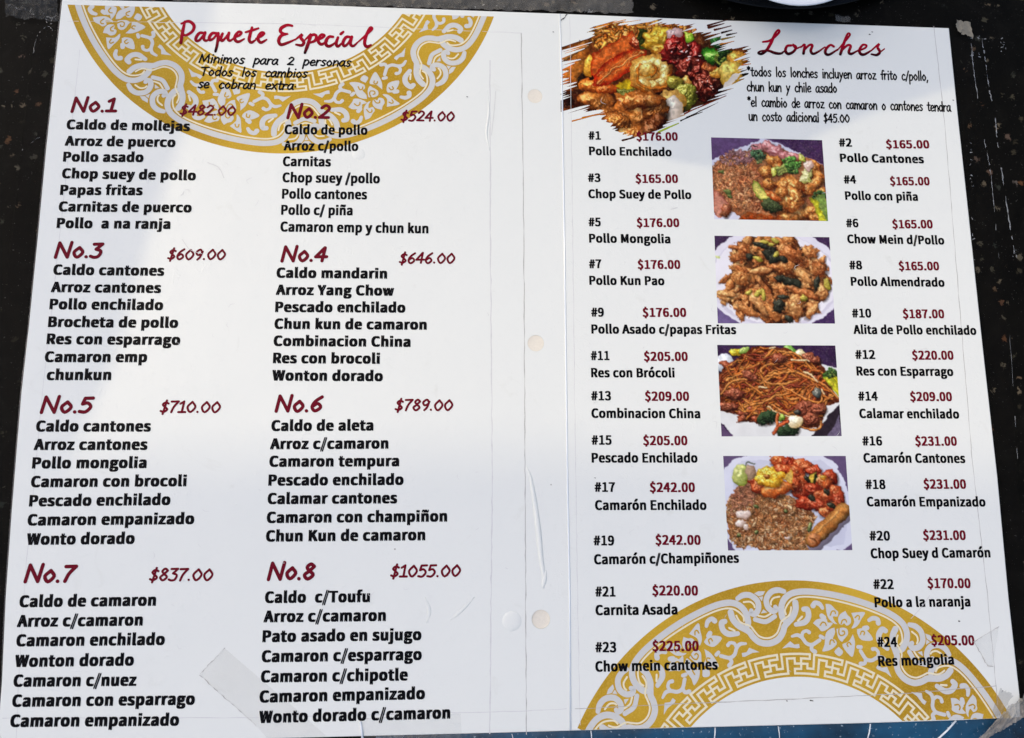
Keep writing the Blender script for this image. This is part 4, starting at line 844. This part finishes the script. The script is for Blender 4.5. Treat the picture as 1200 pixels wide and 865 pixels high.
# -- large picture with torn brush-stroke edge (units: quarter photo pixels from 640, 0)
p = Picture(1030, 730, .62, (96, 48, 14), 11); r_ = p.r
p.poly([(0, 0), (1030, 0), (1030, 730), (0, 730)], (120, 62, 20), .5, 40)
p.grains([(200, 140), (300, 100), (460, 110), (620, 110), (760, 150), (700, 230), (500, 240), (250, 250)], 420, 26, 14, [(226, 140, 40), (236, 160, 60), (200, 110, 20), (240, 180, 90), (170, 84, 14)])
p.poly([(50, 250), (120, 220), (200, 200), (222, 240), (205, 310), (170, 400), (120, 430), (50, 430)], (196, 116, 36), .18, 26, True, rim=((120, 60, 10), 26)); p.stroke([(80, 300), (150, 250), (190, 230)], 40, (224, 150, 66), .3, 0)
p.poly([(50, 465), (170, 450), (172, 545), (50, 552)], (86, 36, 12), .3, 22); p.poly([(90, 500), (130, 480), (150, 530), (100, 535)], (52, 18, 6), .2)
p.poly([(160, 400), (230, 300), (250, 420), (170, 470)], (60, 34, 16), .4)
p.lump(212, 335, 28, 52, 6, (160, 90, 0), (244, 186, 60), .2, .5, .4); p.lump(240, 440, 80, 40, 10, (120, 40, 0), (230, 124, 30), .5, .3, .6); p.lump(300, 455, 60, 30, 0, (100, 30, 0), (212, 100, 20), .5)
p.poly([(222, 380), (226, 300), (250, 260), (330, 215), (400, 180), (426, 150), (440, 200), (430, 240), (340, 300), (250, 390)], (216, 110, 38), .14, 20, True, rim=((190, 56, 8), 16))
p.poly([(225, 428), (240, 385), (300, 310), (400, 258), (470, 228), (500, 262), (470, 310), (410, 360), (330, 420), (240, 436)], (222, 100, 28), .16, 22, True, rim=((176, 34, 6), 30))
for i in range(26):
    x = r_.uniform(250, 440); y = 440 - (x - 225) * .72 + r_.uniform(-40, 20); p.stroke([(x, y), (x + 26, y - 22)], 4, (236, 140, 60), .2, 0)
p.stroke([(250, 420), (340, 350), (440, 285), (480, 260)], 10, (240, 150, 70), .3, .2); p.lump(455, 215, 44, 26, 30, (110, 20, 0), (206, 80, 40), .5, .3, .9)
p.poly([(455, 150), (500, 150), (510, 250), (470, 250)], (60, 74, 20), .5, 14)
p.lump(570, 200, 84, 66, 0, (140, 90, 0), (232, 184, 50), .4, .35, .5); p.lump(640, 175, 46, 34, 0, (170, 120, 110), (226, 196, 190), .2, .5, .3); p.lump(590, 260, 70, 40, 0, (120, 60, 0), (206, 140, 30), .5)
p.poly([(340, 440), (420, 385), (440, 440), (520, 470), (500, 500), (400, 470)], (214, 186, 24), .2, 14, rim=((170, 130, 10), 12)); p.lump(410, 470, 60, 26, 5, (40, 46, 10), (130, 134, 50), .7, .2, .3)
p.lump(525, 375, 112, 98, 0, (150, 70, 6), (240, 190, 84), .3, .4, .4, 14, .12)
for k_ in range(9):
    a = math.radians(-150 + 34 * k_); p.lump(525 + 66 * math.cos(a), 375 + 56 * math.sin(a), 36, 26, math.degrees(a) + 90, (196, 116, 20), (250, 226, 140), .3, .4, .5, 14, .15, .25)
p.stroke([(470, 330), (450, 380), (480, 430), (540, 450), (600, 430), (620, 380)], 16, (222, 130, 30), .4, .1); p.lump(505, 350, 40, 36, 0, (190, 120, 20), (250, 222, 130), .3, .5, .4, 14, .15, .3); p.stroke([(535, 330), (545, 360), (520, 385)], 10, (196, 110, 20), .4, .1)
p.lump(690, 270, 108, 84, 10, (52, 4, 2), (186, 30, 22), .7, .28, .95, 10); p.lump(650, 240, 60, 50, 0, (60, 4, 2), (196, 34, 24), .6, .3, .9, 10); p.lump(720, 345, 72, 58, 0, (50, 8, 4), (156, 40, 22), .5, .32, .8, 12)
for i in range(10): x, y = r_.uniform(620, 770), r_.uniform(225, 310); p.lump(x, y, r_.uniform(4, 12), r_.uniform(3, 6), r_.uniform(-50, 50), (220, 150, 140), (255, 236, 226), .2, .5, .2, 8, .2, 0)
p.lump(820, 350, 50, 30, 20, (100, 40, 10), (190, 90, 30)); p.lump(800, 435, 78, 80, 0, (44, 8, 2), (142, 38, 18), .55, .3, .8, 12); p.lump(850, 370, 40, 24, -30, (170, 100, 20), (240, 180, 70))
for i in range(6): x, y = r_.uniform(750, 850), r_.uniform(390, 480); p.lump(x, y, r_.uniform(4, 9), r_.uniform(3, 5), r_.uniform(-50, 50), (200, 120, 100), (250, 220, 200), .2, .5, .2, 8, .2, 0)
p.lump(700, 415, 22, 34, 0, (180, 110, 30), (240, 186, 90)); p.lump(640, 415, 40, 36, 0, (90, 80, 20), (206, 186, 60))
p.poly([(780, 250), (835, 240), (845, 262), (800, 290), (778, 275)], (66, 156, 36), .2, 14, rim=((30, 90, 10), 10)); p.lump(840, 290, 60, 36, -8, (30, 80, 10), (120, 190, 60), .4, .3, .6); p.broccoli(890, 300, 58, 190, 40, (40, 74, 26), 50); p.lump(855, 215, 34, 32, 20, (14, 50, 14), (70, 140, 60), .5)
p.lump(960, 300, 50, 40, 20, (160, 90, 0), (236, 176, 60), .4); p.lump(930, 380, 66, 74, 30, (170, 120, 20), (236, 200, 90), .2, .5, .3); p.poly([(880, 460), (890, 420), (930, 380), (970, 370), (960, 400), (920, 440)], (226, 216, 200), .05)
p.lump(1000, 350, 26, 30, 0, (16, 12, 6), (54, 46, 30)); p.lump(710, 190, 20, 26, 20, (100, 150, 20), (190, 220, 60))
p.lump(695, 490, 56, 70, 10, (80, 80, 10), (190, 184, 70), .6, .25, .6); p.lump(625, 545, 72, 96, -6, (176, 120, 30), (226, 180, 90), .15, .5, .3); p.lump(635, 560, 50, 74, -6, (196, 170, 140), (236, 224, 206), .15, .5, .2, 10, .1, 0)
for x, y, rx, ry, a in ((250, 515, 95, 46, 10), (310, 580, 60, 40, 20), (460, 540, 130, 80, 0), (400, 620, 110, 66, 10), (500, 600, 100, 66, -10), (430, 670, 80, 44, 0), (540, 560, 60, 60, 0), (350, 610, 60, 40, 0), (480, 510, 110, 40, 0)): p.lump(x, y, rx, ry, a, (84, 36, 6), (206, 122, 42), .55, .3, .6, 16, .3, .4)
p.lump(520, 650, 90, 40, -50, (64, 22, 4), (150, 78, 28), .5, .3, .5)
p.poly([(560, 660), (640, 610), (660, 630), (570, 670)], (150, 180, 30), .2); p.poly([(660, 600), (760, 560), (700, 600), (640, 640)], (20, 30, 10))
# brush edge: distance inside the blot, torn by streaks running up to the right
img = 255 * (p.down(1) / 255) ** 1.18; sl = math.radians(-17); Yr = -p.xx * math.sin(sl) + p.yy * math.cos(sl); Xr = p.xx * math.cos(sl) + p.yy * math.sin(sl)
blot = np.array([(74, 255), (150, 215), (205, 200), (235, 150), (330, 118), (460, 118), (600, 112), (690, 135), (760, 150), (800, 165), (850, 195), (930, 255), (1005, 290), (1015, 345), (985, 395), (900, 450), (840, 500), (735, 535), (660, 600), (570, 650), (480, 690), (400, 695), (335, 640), (270, 585), (165, 552), (74, 545)]) * p.sc
m = p.inside(blot, (slice(0, p.H), slice(0, p.W)))
d = np.full(m.shape, 1e9)
for a, b in zip(blot, np.roll(blot, -1, 0)):
    ab = b - a; t = np.clip(((p.xx - a[0]) * ab[0] + (p.yy - a[1]) * ab[1]) / ab.dot(ab), 0, 1); d = np.minimum(d, np.hypot(p.xx - a[0] - t * ab[0], p.yy - a[1] - t * ab[1]))
d = np.where(m, d, -d)
st1 = np.random.RandomState(5).rand(4000); k = (Yr / 3.1 + 800); k0 = k.astype(int); fr = k - k0; s1 = st1[k0 % 4000] * (1 - fr) + st1[(k0 + 1) % 4000] * fr
k = (Yr / 8.0 + 300); k0 = k.astype(int); fr = k - k0; s2 = st1[(k0 + 1777) % 4000] * (1 - fr) + st1[(k0 + 1778) % 4000] * fr
wob = p.noise(p.H, p.W, 60, 4)
side = (np.abs(p.xx / p.W - .5) * 2) ** 1.0
amp = 10 + 34 * side
keep = d + (s1 - .55) * amp * 1.1 + (s2 - .5) * amp * .8 + (wob - .5) * 14 > 0
for x0, y0, x1, y1 in ((60, 290, 190, 245), (62, 325, 170, 300), (66, 345, 140, 318), (70, 440, 150, 415), (60, 455, 150, 432), (60, 408, 110, 395)):   # white scratches at the left
    a = np.array([x0, y0]) * p.sc; ab = np.array([x1 - x0, y1 - y0]) * p.sc; t = np.clip(((p.xx - a[0]) * ab[0] + (p.yy - a[1]) * ab[1]) / ab.dot(ab), 0, 1)
    keep &= ~(np.hypot(p.xx - a[0] - t * ab[0], p.yy - a[1] - t * ab[1]) < (1 - t) * 9 * p.sc + 1)
for x0, y0, x1, y1, wd, c in ((240, 140, 395, 98, 5, (214, 130, 40)), (236, 138, 300, 118, 4, (70, 60, 70)), (300, 125, 470, 100, 3, (226, 150, 40)), (450, 128, 540, 106, 3, (120, 70, 20)), (808, 128, 905, 100, 5, (70, 34, 24)), (812, 140, 890, 118, 8, (78, 38, 26)), (840, 150, 925, 130, 6, (84, 40, 26)), (880, 165, 930, 152, 6, (40, 20, 14)), (905, 178, 955, 166, 5, (36, 20, 14)),
                              (130, 606, 270, 572, 6, (196, 120, 24)), (180, 590, 330, 560, 8, (150, 80, 20)), (690, 570, 900, 482, 5, (120, 44, 20)), (670, 604, 780, 562, 6, (20, 20, 10)), (700, 590, 860, 515, 4, (40, 24, 10)), (560, 660, 660, 618, 8, (160, 180, 40)), (980, 330, 1050, 318, 5, (200, 110, 40)), (880, 200, 945, 185, 6, (130, 110, 30)), (870, 225, 940, 208, 5, (206, 130, 40)), (940, 290, 1000, 270, 6, (206, 110, 30)), (380, 700, 440, 688, 7, (60, 26, 8))):
    a = np.array([x0, y0]) * p.sc; ab = np.array([x1 - x0, y1 - y0]) * p.sc; t = np.clip(((p.xx - a[0]) * ab[0] + (p.yy - a[1]) * ab[1]) / ab.dot(ab), 0, 1)
    q = np.hypot(p.xx - a[0] - t * ab[0], p.yy - a[1] - t * ab[1]) < wd * p.sc * (.35 + .8 * s1) * (1.15 - t * .7)
    add = q & ~keep; img[add] = np.array(c, float); keep |= q
keep &= p.xx > 72 * p.sc
q = lambda x, y: (640 + x / 4.286, y / 4.286)
he = print_picture('food_picture', img, [q(0, 0), q(1030, 0), q(1030, 730), q(0, 730)], right, RZ + Z1, keep)
he['label'] = 'large food picture with torn brush stroke edge'

# ------------------------------------------------------------------ unseen panels added above the table, outlines cut to cast the shade edges
n = NT('shade_caster_cloth'); M['canvas'] = n.setp(Base_Color=n.mix(n.noise(30, 4), (0.20, 0.17, 0.13), (0.25, 0.21, 0.16)), Roughness=0.9, Specular_IOR_Level=0.1)  # cloth of the added unseen shade panels only
def lift(pts, h): return [np.array([*P(*p)]) + SUN[:2] * (h / SUN[2]) for p in pts]
caster_root = empty('shade_caster', (0.4, 0.5, 1.2))
tag(caster_root, 'unseen brown panels added above the table to cast its shade edges', 'shade_caster')
def panel(name, pts, h, th=0.004):
    o = slab(name, lift(pts, h), h, h + th, M['canvas']); o.parent = caster_root; o.matrix_parent_inverse = Matrix.Translation((-0.4, -0.5, -1.2)); return o
panel('left_shade_caster', [(250, -120), (243, 10), (215, 130), (188, 210), (160, 300), (122, 430), (60, 560), (-10, 680), (-130, 640), (-150, 300), (-130, -60), (100, -110)], 0.75)
panel('near_shade_caster', [(-60, 545), (300, 535), (640, 530), (960, 545), (1400, 560), (1400, 600), (1400, 960), (-300, 960), (-300, 600)], 2.8)
panel('far_shade_caster', [(742, -130), (744, 60), (748, 140), (756, 168), (776, 183), (826, 192), (872, 190), (912, 178), (960, 150), (1035, 122), (1120, 96), (1300, 50), (1320, -100), (742, -130)], 0.42)

# ---- rest
# marks on the film of the pages
def ridge(name, pts, rmax, parent, z, mat, rz=.35):
    n_ = len(pts); q = smooth_path([np.array([*P(*p)]) for p in pts], 4); m_ = len(q)
    r = [rmax * max(.12, math.sin(math.pi * (i + .4) / m_)) for i in range(m_)]
    return tube(name, [(a, b, z) for a, b in q], r, mat, parent, 8, rz)
ridge('film_wrinkle', [(617, 546), (622, 560), (627, 590), (631, 622), (634, 652), (637, 674), (638, 690)], 0.0012, left, LZ, M['paper'])
ridge('film_wrinkle', [(640, 668), (638, 680), (636, 690)], 0.0010, left, LZ, M['paper'], .3)
ridge('film_wrinkle', [(571, 105), (573, 130), (570, 155), (574, 176)], 0.0006, left, LZ, M['paper'], .3)
ridge('film_wrinkle', [(498, 700), (503, 716), (500, 730)], 0.0008, left, LZ, M['paper'], .08)
ridge('film_wrinkle', [(528, 727), (540, 716), (556, 700)], 0.0008, left, LZ, M['paper'], .08)
def dome(name, x, y, r, h, parent, z, mat):
    c = P(x, y); v = [(c[0], c[1], z + h)]; f = []
    for k in range(1, 5):
        a = k / 4 * math.pi / 2
        for j in range(20):
            t = 2 * math.pi * j / 20; v.append((c[0] + r * math.sin(a) * math.cos(t), c[1] + r * math.sin(a) * math.sin(t), z + h * math.cos(a)))
    f += [(0, 1 + j, 1 + (j + 1) % 20) for j in range(20)]
    for k in range(3):
        b = 1 + 20 * k; f += [(b + j, b + 20 + j, b + 20 + (j + 1) % 20, b + (j + 1) % 20) for j in range(20)]
    return obj(name, v, f, mat, parent, True)
dome('film_bubble', 600, 728, 0.0042, 0.0004, left, LZ - 5e-5, M['paper'])
dome('film_bubble', 420, 180, 0.003, 0.0002, left, LZ - 5e-5, M['paper'])
rs = random.Random(31)
def scuffs(parent, z, box, n_, extra):
    f = Flat(PM)
    for _ in range(n_):
        x, y = rs.uniform(*box[:2]), rs.uniform(*box[2:]); a = rs.uniform(0, 6.28); L_ = rs.uniform(2, 9); c_ = rs.uniform(-1, 1)
        f.ribbon([(x, y, .4), (x + L_ * .5 * math.cos(a + c_), y + L_ * .5 * math.sin(a + c_), 1), (x + L_ * math.cos(a), y + L_ * math.sin(a), .4)], rs.uniform(.2, .5))
    for e in extra: f.ribbon([(*p, 1) for p in e], .6)
    join(parent, f.build('scuff_marks', M['crease_light'], parent, z))
scuffs(left, LZ + 1.2e-4, (120, 600, 60, 820), 46, [[(581, 106), (579, 130), (576, 158)], [(213, 280), (222, 292), (236, 297)], [(243, 190), (256, 196), (262, 208)]])
scuffs(right, RZ + 1.2e-4, (690, 1100, 60, 800), 46, [[(1068, 725), (1080, 712), (1090, 698)], [(786, 245), (794, 243)]])
f = Flat(PM)
for x, y in ((657, 24), (660, 22), (663, 18)): f.ribbon([(x, y, 1), (x + 3, y - 3, .5)], 1.2)
for x, y, w_ in ((1019, 40, 1.4), (1022, 37, 1), (1060, 118, .8), (1124, 728, 1.6), (679, 47, .9), (547, 113, .9), (690, 70, .8), (922, 821.5, 1.1), (950, 821, 1.6), (952, 821.4, 1.2), (1117, 117, 1), (648, 37, .9), (697, 560, .8)): f.ribbon([(x, y, 1), (x + 1.2, y + .3, .7)], w_)
join(right, f.build('dirt_specks', ink('dirt', (0.10, 0.09, 0.08)), right, RZ + 1.4e-4))

# tapes and clear film
def film(name, c, alpha, rough=.25, spec=.5, bump=.3, cvar=None):
    n = NT(name); h = n.noise(70, 4, .65, 1.5)
    col = n.mix(n.noise(160, 4, .7), tuple(x * .75 for x in c), c)
    a = n.ramp(n.noise(55, 5, .7), [(0.3, (alpha * .7,) * 3), (.7, (min(1, alpha * 1.25),) * 3)])
    n.setp(Base_Color=col, Roughness=rough, Specular_IOR_Level=spec, Alpha=a, Normal=n.bump(h, bump, .002)); return n.m
T = {'aged': film('aged_tape_film', (.48, .43, .34), .036, .35, .25, .1), 'clear': film('clear_tape_film', (.62, .62, .60), .04, .2, .3, .15), 'grey': film('grey_tape_film', (.38, .35, .30), .60, .3, .5, .5),
     'hazy': film('hazy_tape_film', (.34, .32, .28), .30, .3, .5, .4), 'dim': film('dim_tape_film', (.10, .098, .09), .35, .25, .25, .6), 'beige': film('beige_tape_film', (.42, .38, .29), .62, .4, .4, .5), 'sheet': film('clear_sheet_film', (.016, .015, .013), .08, .25, .02, .12)}
M['glint'] = film('frayed_edge_and_glint', (.60, .62, .62), .42, .2, .8, .6)
def tape(pts, z, mat, label, edges=(), ew=.9, th=0.00006):
    o = slab('tape_strip', [P(*p) for p in pts], z, z + th, T[mat]); tag(o, label, 'tape', 'pieces of tape')
    if edges:
        f = Flat(PM); r_ = random.Random(len(label))
        for a, b in edges:
            n_ = max(2, int(math.hypot(b[0] - a[0], b[1] - a[1]) / 3))
            f.ribbon([(a[0] + (b[0] - a[0]) * i / n_ + r_.uniform(-.5, .5), a[1] + (b[1] - a[1]) * i / n_ + r_.uniform(-.5, .5), r_.choice([.2, .5, 1, 1.3])) for i in range(n_ + 1)], ew, smooth=False)
        f.build('grimy_edge', M['crease'], o, z + th + 5e-6)
    return o
ZF = LZ + 0.00002
tape([(263, 760), (233, 791), (262, 816), (300, 851), (318, 872), (392, 872), (352, 836), (300, 792)], ZF, 'aged', 'aged yellowish tape strip running diagonally over the left page', (((263, 760), (233, 791)), ((233, 791), (300, 851))), .8)
t_ = tape([(421, 843), (500, 838), (540, 836.5), (541, 866), (425, 872)], ZF, 'clear', 'clear tape piece at the bottom edge under the last left page dish', (((421, 843), (500, 838)),), .5)
tube('folded_rim', [(*P(422, 846), ZF + 1e-4), (*P(424, 858), ZF + 3e-4), (*P(425, 870), ZF + 1e-4)], 0.0005, M['film'], t_, 6)
tape([(1142, 752), (1171, 734), (1163.6, 781), (1157.5, 781)], RZ + .00012, 'clear', 'small triangular tape scrap beside the last price on the right page', (((1142, 752), (1171, 734)), ((1142, 752), (1158, 781)), ((1157, 781), (1164, 781))), .8)
# wrinkled corner tape: folded over the corner, so it is built as a crumpled sheet
def crumple(name, pts, z, mat, label, amp, nx=26, ny=16, seed=1, cat='tape'):
    """a creased film sheet spanning a four-sided outline TL TR BR BL"""
    r_ = np.random.RandomState(seed); tl, tr, br, bl = [np.array(P(*p)) for p in pts]; pc = Picture(10, 10, 1, (0, 0, 0), seed)
    hh = pc.noise(ny, nx, 5); h2 = pc.noise(ny, nx, 2.2); V = []; Fc = []
    for j in range(ny):
        for i in range(nx):
            u, v = i / (nx - 1), j / (ny - 1); q = (tl * (1 - u) + tr * u) * (1 - v) + (bl * (1 - u) + br * u) * v
            ed = 0 if 0 < i < nx - 1 and 0 < j < ny - 1 else 1
            q = q + r_.uniform(-1, 1, 2) * .0005 * ed
            V.append((q[0], q[1], z + amp * abs(hh[j, i] - .5) * 3 + amp * .5 * h2[j, i]))
    for j in range(ny - 1):
        for i in range(nx - 1): a = j * nx + i; Fc.append((a, a + nx, a + nx + 1, a + 1))
    o = obj(name, V, Fc, mat); tag(o, label, cat, 'pieces of tape'); return o
crumple('tape_strip', [(1170, 806), (1186, 814), (1172, 836), (1161, 842)], RZ + .0006, T['hazy'], 'grey hazy tape corner over the gold ring at the lower right', .0006, 14, 10, 4)
crumple('tape_strip', [(1163, 842), (1204, 806), (1206, 834), (1138, 872)], RZ + .0012, T['grey'], 'grey wrinkled tape strip folded over the lower right corner of the menu', .0022, 34, 10, 8)
crumple('tape_strip', [(4, -12), (66, -12), (68, 24), (6, 20)], ZT + .0008, T['dim'], 'crumpled clear tape patch at the upper left corner of the menu', .0016, 30, 16, 5)
crumple('tape_strip', [(150, -16), (742, -6), (742, 14), (150, -2)], ZT + .0004, T['hazy'], 'long clear tape strip behind the top edge of the menu, sunlit sheen painted in', .0010, 150, 9, 6)  # pale haze paints the sunlit sheen, ending at the shade edge
crumple('tape_strip', [(1120, 21), (1138, 25), (1142, 44), (1124, 36)], ZT + .0008, T['beige'], 'short beige tape scrap beside the upper right corner of the menu', .0010, 12, 9, 9)
crumple('tape_strip', [(980, 16), (998, 18), (998, 25), (980, 24)], ZT + .0008, T['hazy'], 'small brown tape scrap behind the top edge above the Lonches title', .0006, 8, 6, 12)

# clear sheet under the menu with its frayed border
so_ = [(34, 60), (40, 38), (54, 27), (300, 8), (700, 10), (1137, 40), (1148, 110), (1158, 180), (1166, 250), (1175, 322), (1186, 400), (1195, 537), (1206, 700), (1216, 900), (-60, 900), (-30, 600), (8, 300)]
sh = slab('plastic_sheet', [P(*p) for p in so_], ZT + .00006, ZT + .00016, T['sheet']); tag(sh, 'clear plastic sheet taped to the table underneath the menu', 'plastic sheet')
def fray(pts, w_, seed, gap=.25):
    f = Flat(PM); r_ = random.Random(seed); q = smooth_path(pts, 12); run = []
    for p in q:
        if r_.random() < gap and len(run) > 1: f.ribbon(run, w_, smooth=False); run = []
        elif r_.random() < gap * .6: run = []
        else: run.append((p[0] + r_.uniform(-.5, .5), p[1] + r_.uniform(-.5, .5), r_.choice([.3, .6, 1, 1.5])))
    if len(run) > 1: f.ribbon(run, w_, smooth=False)
    return f.build('frayed_edge', M['glint'], sh, ZT + .00022)
fray([(1141, 48), (1144, 80), (1150, 120), (1157, 165), (1164, 200), (1168, 240)], .8, 3, .06)
fray([(1154, 45), (1158, 70), (1162, 100), (1168, 128), (1172, 165), (1178, 205), (1184, 245), (1191, 290), (1197, 330)], 1.0, 4, .16)
fray([(1168, 240), (1176, 322), (1187, 400), (1196, 537), (1206, 700)], .5, 5, .3)
fray([(36, 60), (42, 38), (54, 28), (62, 40), (65, 60)], .35, 6, .25)
fray([(18, 178), (30, 168), (44, 158)], .3, 7, .3)
f = Flat(PM); r_ = random.Random(77)  # pale flakes of film; along the top they paint glints on the tape
for cx_, cy_, sx_, sy_, n_ in ((1148, 42, 9, 3, 8), (1144, 62, 6, 2, 8), (1142, 300, 2, 60, 14), (1141, 200, 2, 40, 8), (58, 20, 10, 4, 14), (30, 8, 20, 8, 12), (470, 4, 16, 3, 10), (560, 6, 60, 2, 14), (690, 11, 8, 2, 8), (1194, 296, 4, 6, 6), (1175, 52, 8, 12, 8)):
    for _ in range(n_):
        x, y = r_.gauss(cx_, sx_ * .5), r_.gauss(cy_, sy_ * .5); a = r_.uniform(0, 6.3); L_ = r_.uniform(.5, 3)
        f.ribbon([(x, y, .5), (x + L_ * math.cos(a), y + L_ * math.sin(a), 1)], r_.uniform(.4, 1.3), smooth=False)
f.build('film_flecks_and_glints', M['glint'], sh, ZT + .0003)
f = Flat(PM); ms = [np.array(p) for p in ((72, -2), (61, 100), (52.5, 180), (43, 280), (33, 380), (24, 460), (19, 520), (12.5, 600), (5.5, 700), (1, 800), (-2, 850))]
f.ribbon([m_ + np.array((-1.2, 0)) for m_ in ms], 3.2, cap=False); f.build('film_border', film('film_border_clear', (.26, .25, .25), .38, .2, .5, .1), menu, ZT + .0005)

# glossy plastic strip along the near edge, reflected sky painted in blue; pale seams
n = NT('sky_tinted_plastic')
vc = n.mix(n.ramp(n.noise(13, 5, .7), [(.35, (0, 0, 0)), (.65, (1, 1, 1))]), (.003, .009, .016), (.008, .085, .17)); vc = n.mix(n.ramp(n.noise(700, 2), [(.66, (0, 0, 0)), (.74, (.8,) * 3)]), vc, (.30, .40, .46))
M['sky_tint'] = n.setp(Base_Color=vc, Roughness=.16, Specular_IOR_Level=.7, Normal=n.bump(n.noise(120, 4), .35, .0015))
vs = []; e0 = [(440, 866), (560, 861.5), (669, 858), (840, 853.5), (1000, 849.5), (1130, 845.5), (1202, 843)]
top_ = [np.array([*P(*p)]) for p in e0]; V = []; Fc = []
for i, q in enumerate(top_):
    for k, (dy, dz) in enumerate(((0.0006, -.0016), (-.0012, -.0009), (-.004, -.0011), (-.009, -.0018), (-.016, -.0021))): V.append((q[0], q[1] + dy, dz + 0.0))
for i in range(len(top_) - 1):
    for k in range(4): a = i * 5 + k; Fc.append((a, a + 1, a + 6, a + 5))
vo = obj('sky_tinted_strip', V, Fc, M['sky_tint'], None, True); tag(vo, 'glossy plastic strip along the near edge of the menu, reflected sky painted in blue', 'edge strip')
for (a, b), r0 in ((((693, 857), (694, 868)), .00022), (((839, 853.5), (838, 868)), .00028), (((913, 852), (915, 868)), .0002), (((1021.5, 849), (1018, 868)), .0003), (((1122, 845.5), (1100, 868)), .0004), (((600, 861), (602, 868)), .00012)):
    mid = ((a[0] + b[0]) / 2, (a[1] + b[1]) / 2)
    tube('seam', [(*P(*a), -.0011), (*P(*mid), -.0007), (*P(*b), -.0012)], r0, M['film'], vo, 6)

# white bowl and the black plate under it at the far side
def lathe(name, prof, c, mat, parent=None, seg=64):
    V = []; Fc = []
    for r, z in prof:
        for k in range(seg): t = 2 * math.pi * k / seg; V.append((c[0] + r * math.cos(t), c[1] + r * math.sin(t), z))
    for i in range(len(prof) - 1):
        for k in range(seg): a = i * seg + k; b = i * seg + (k + 1) % seg; Fc.append((a, b, b + seg, a + seg))
    return obj(name, V, Fc, mat, parent, True)
n = NT('white_glazed_china'); M['china'] = n.setp(Base_Color=n.mix(n.noise(20, 2), (.80, .83, .84), (.84, .86, .87)), Roughness=.12, Specular_IOR_Level=.5)
n = NT('black_glazed_china'); M['blackware'] = n.setp(Base_Color=n.mix(n.noise(60, 4), (.003, .0035, .0045), (.007, .008, .010)), Roughness=.25, Specular_IOR_Level=.12, Normal=n.bump(n.noise(40, 3), .05, .001))
zr = .016; q = P(955, 7.5, zr); Rb = .041; bc = (q[0] - .0078, q[1] + Rb)
bw = empty('bowl', (bc[0], bc[1], ZT + .006)); tag(bw, 'small white china bowl cut off by the top of the picture', 'bowl')
def under(o, e): o.parent = e; o.matrix_parent_inverse = Matrix.Translation(-e.location)
under(lathe('body', [(0, ZT + .0085), (.022, ZT + .0085), (.024, ZT + .0062), (.026, ZT + .0062), (.028, ZT + .009), (.036, zr - .003), (.0405, zr - .0006), (.041, zr), (.0402, zr + .0003), (.035, zr - .0025), (.026, ZT + .0105), (0, ZT + .0098)], bc, M['china']), bw)
q = P(950, 12, ZT + .006); Rp = .115; pc_ = (q[0] - .012, q[1] + Rp)
pl = empty('plate', (pc_[0], pc_[1], ZT)); tag(pl, 'black glazed round plate carrying the small white bowl', 'plate')
under(lathe('dish', [(0, ZT + .0004), (.07, ZT + .0004), (.075, ZT + .001), (.105, ZT + .0048), (.1145, ZT + .0058), (.115, ZT + .0062), (.1142, ZT + .0066), (.104, ZT + .0062), (.080, ZT + .0058), (0, ZT + .0058)], pc_, M['blackware'], None, 96), pl)
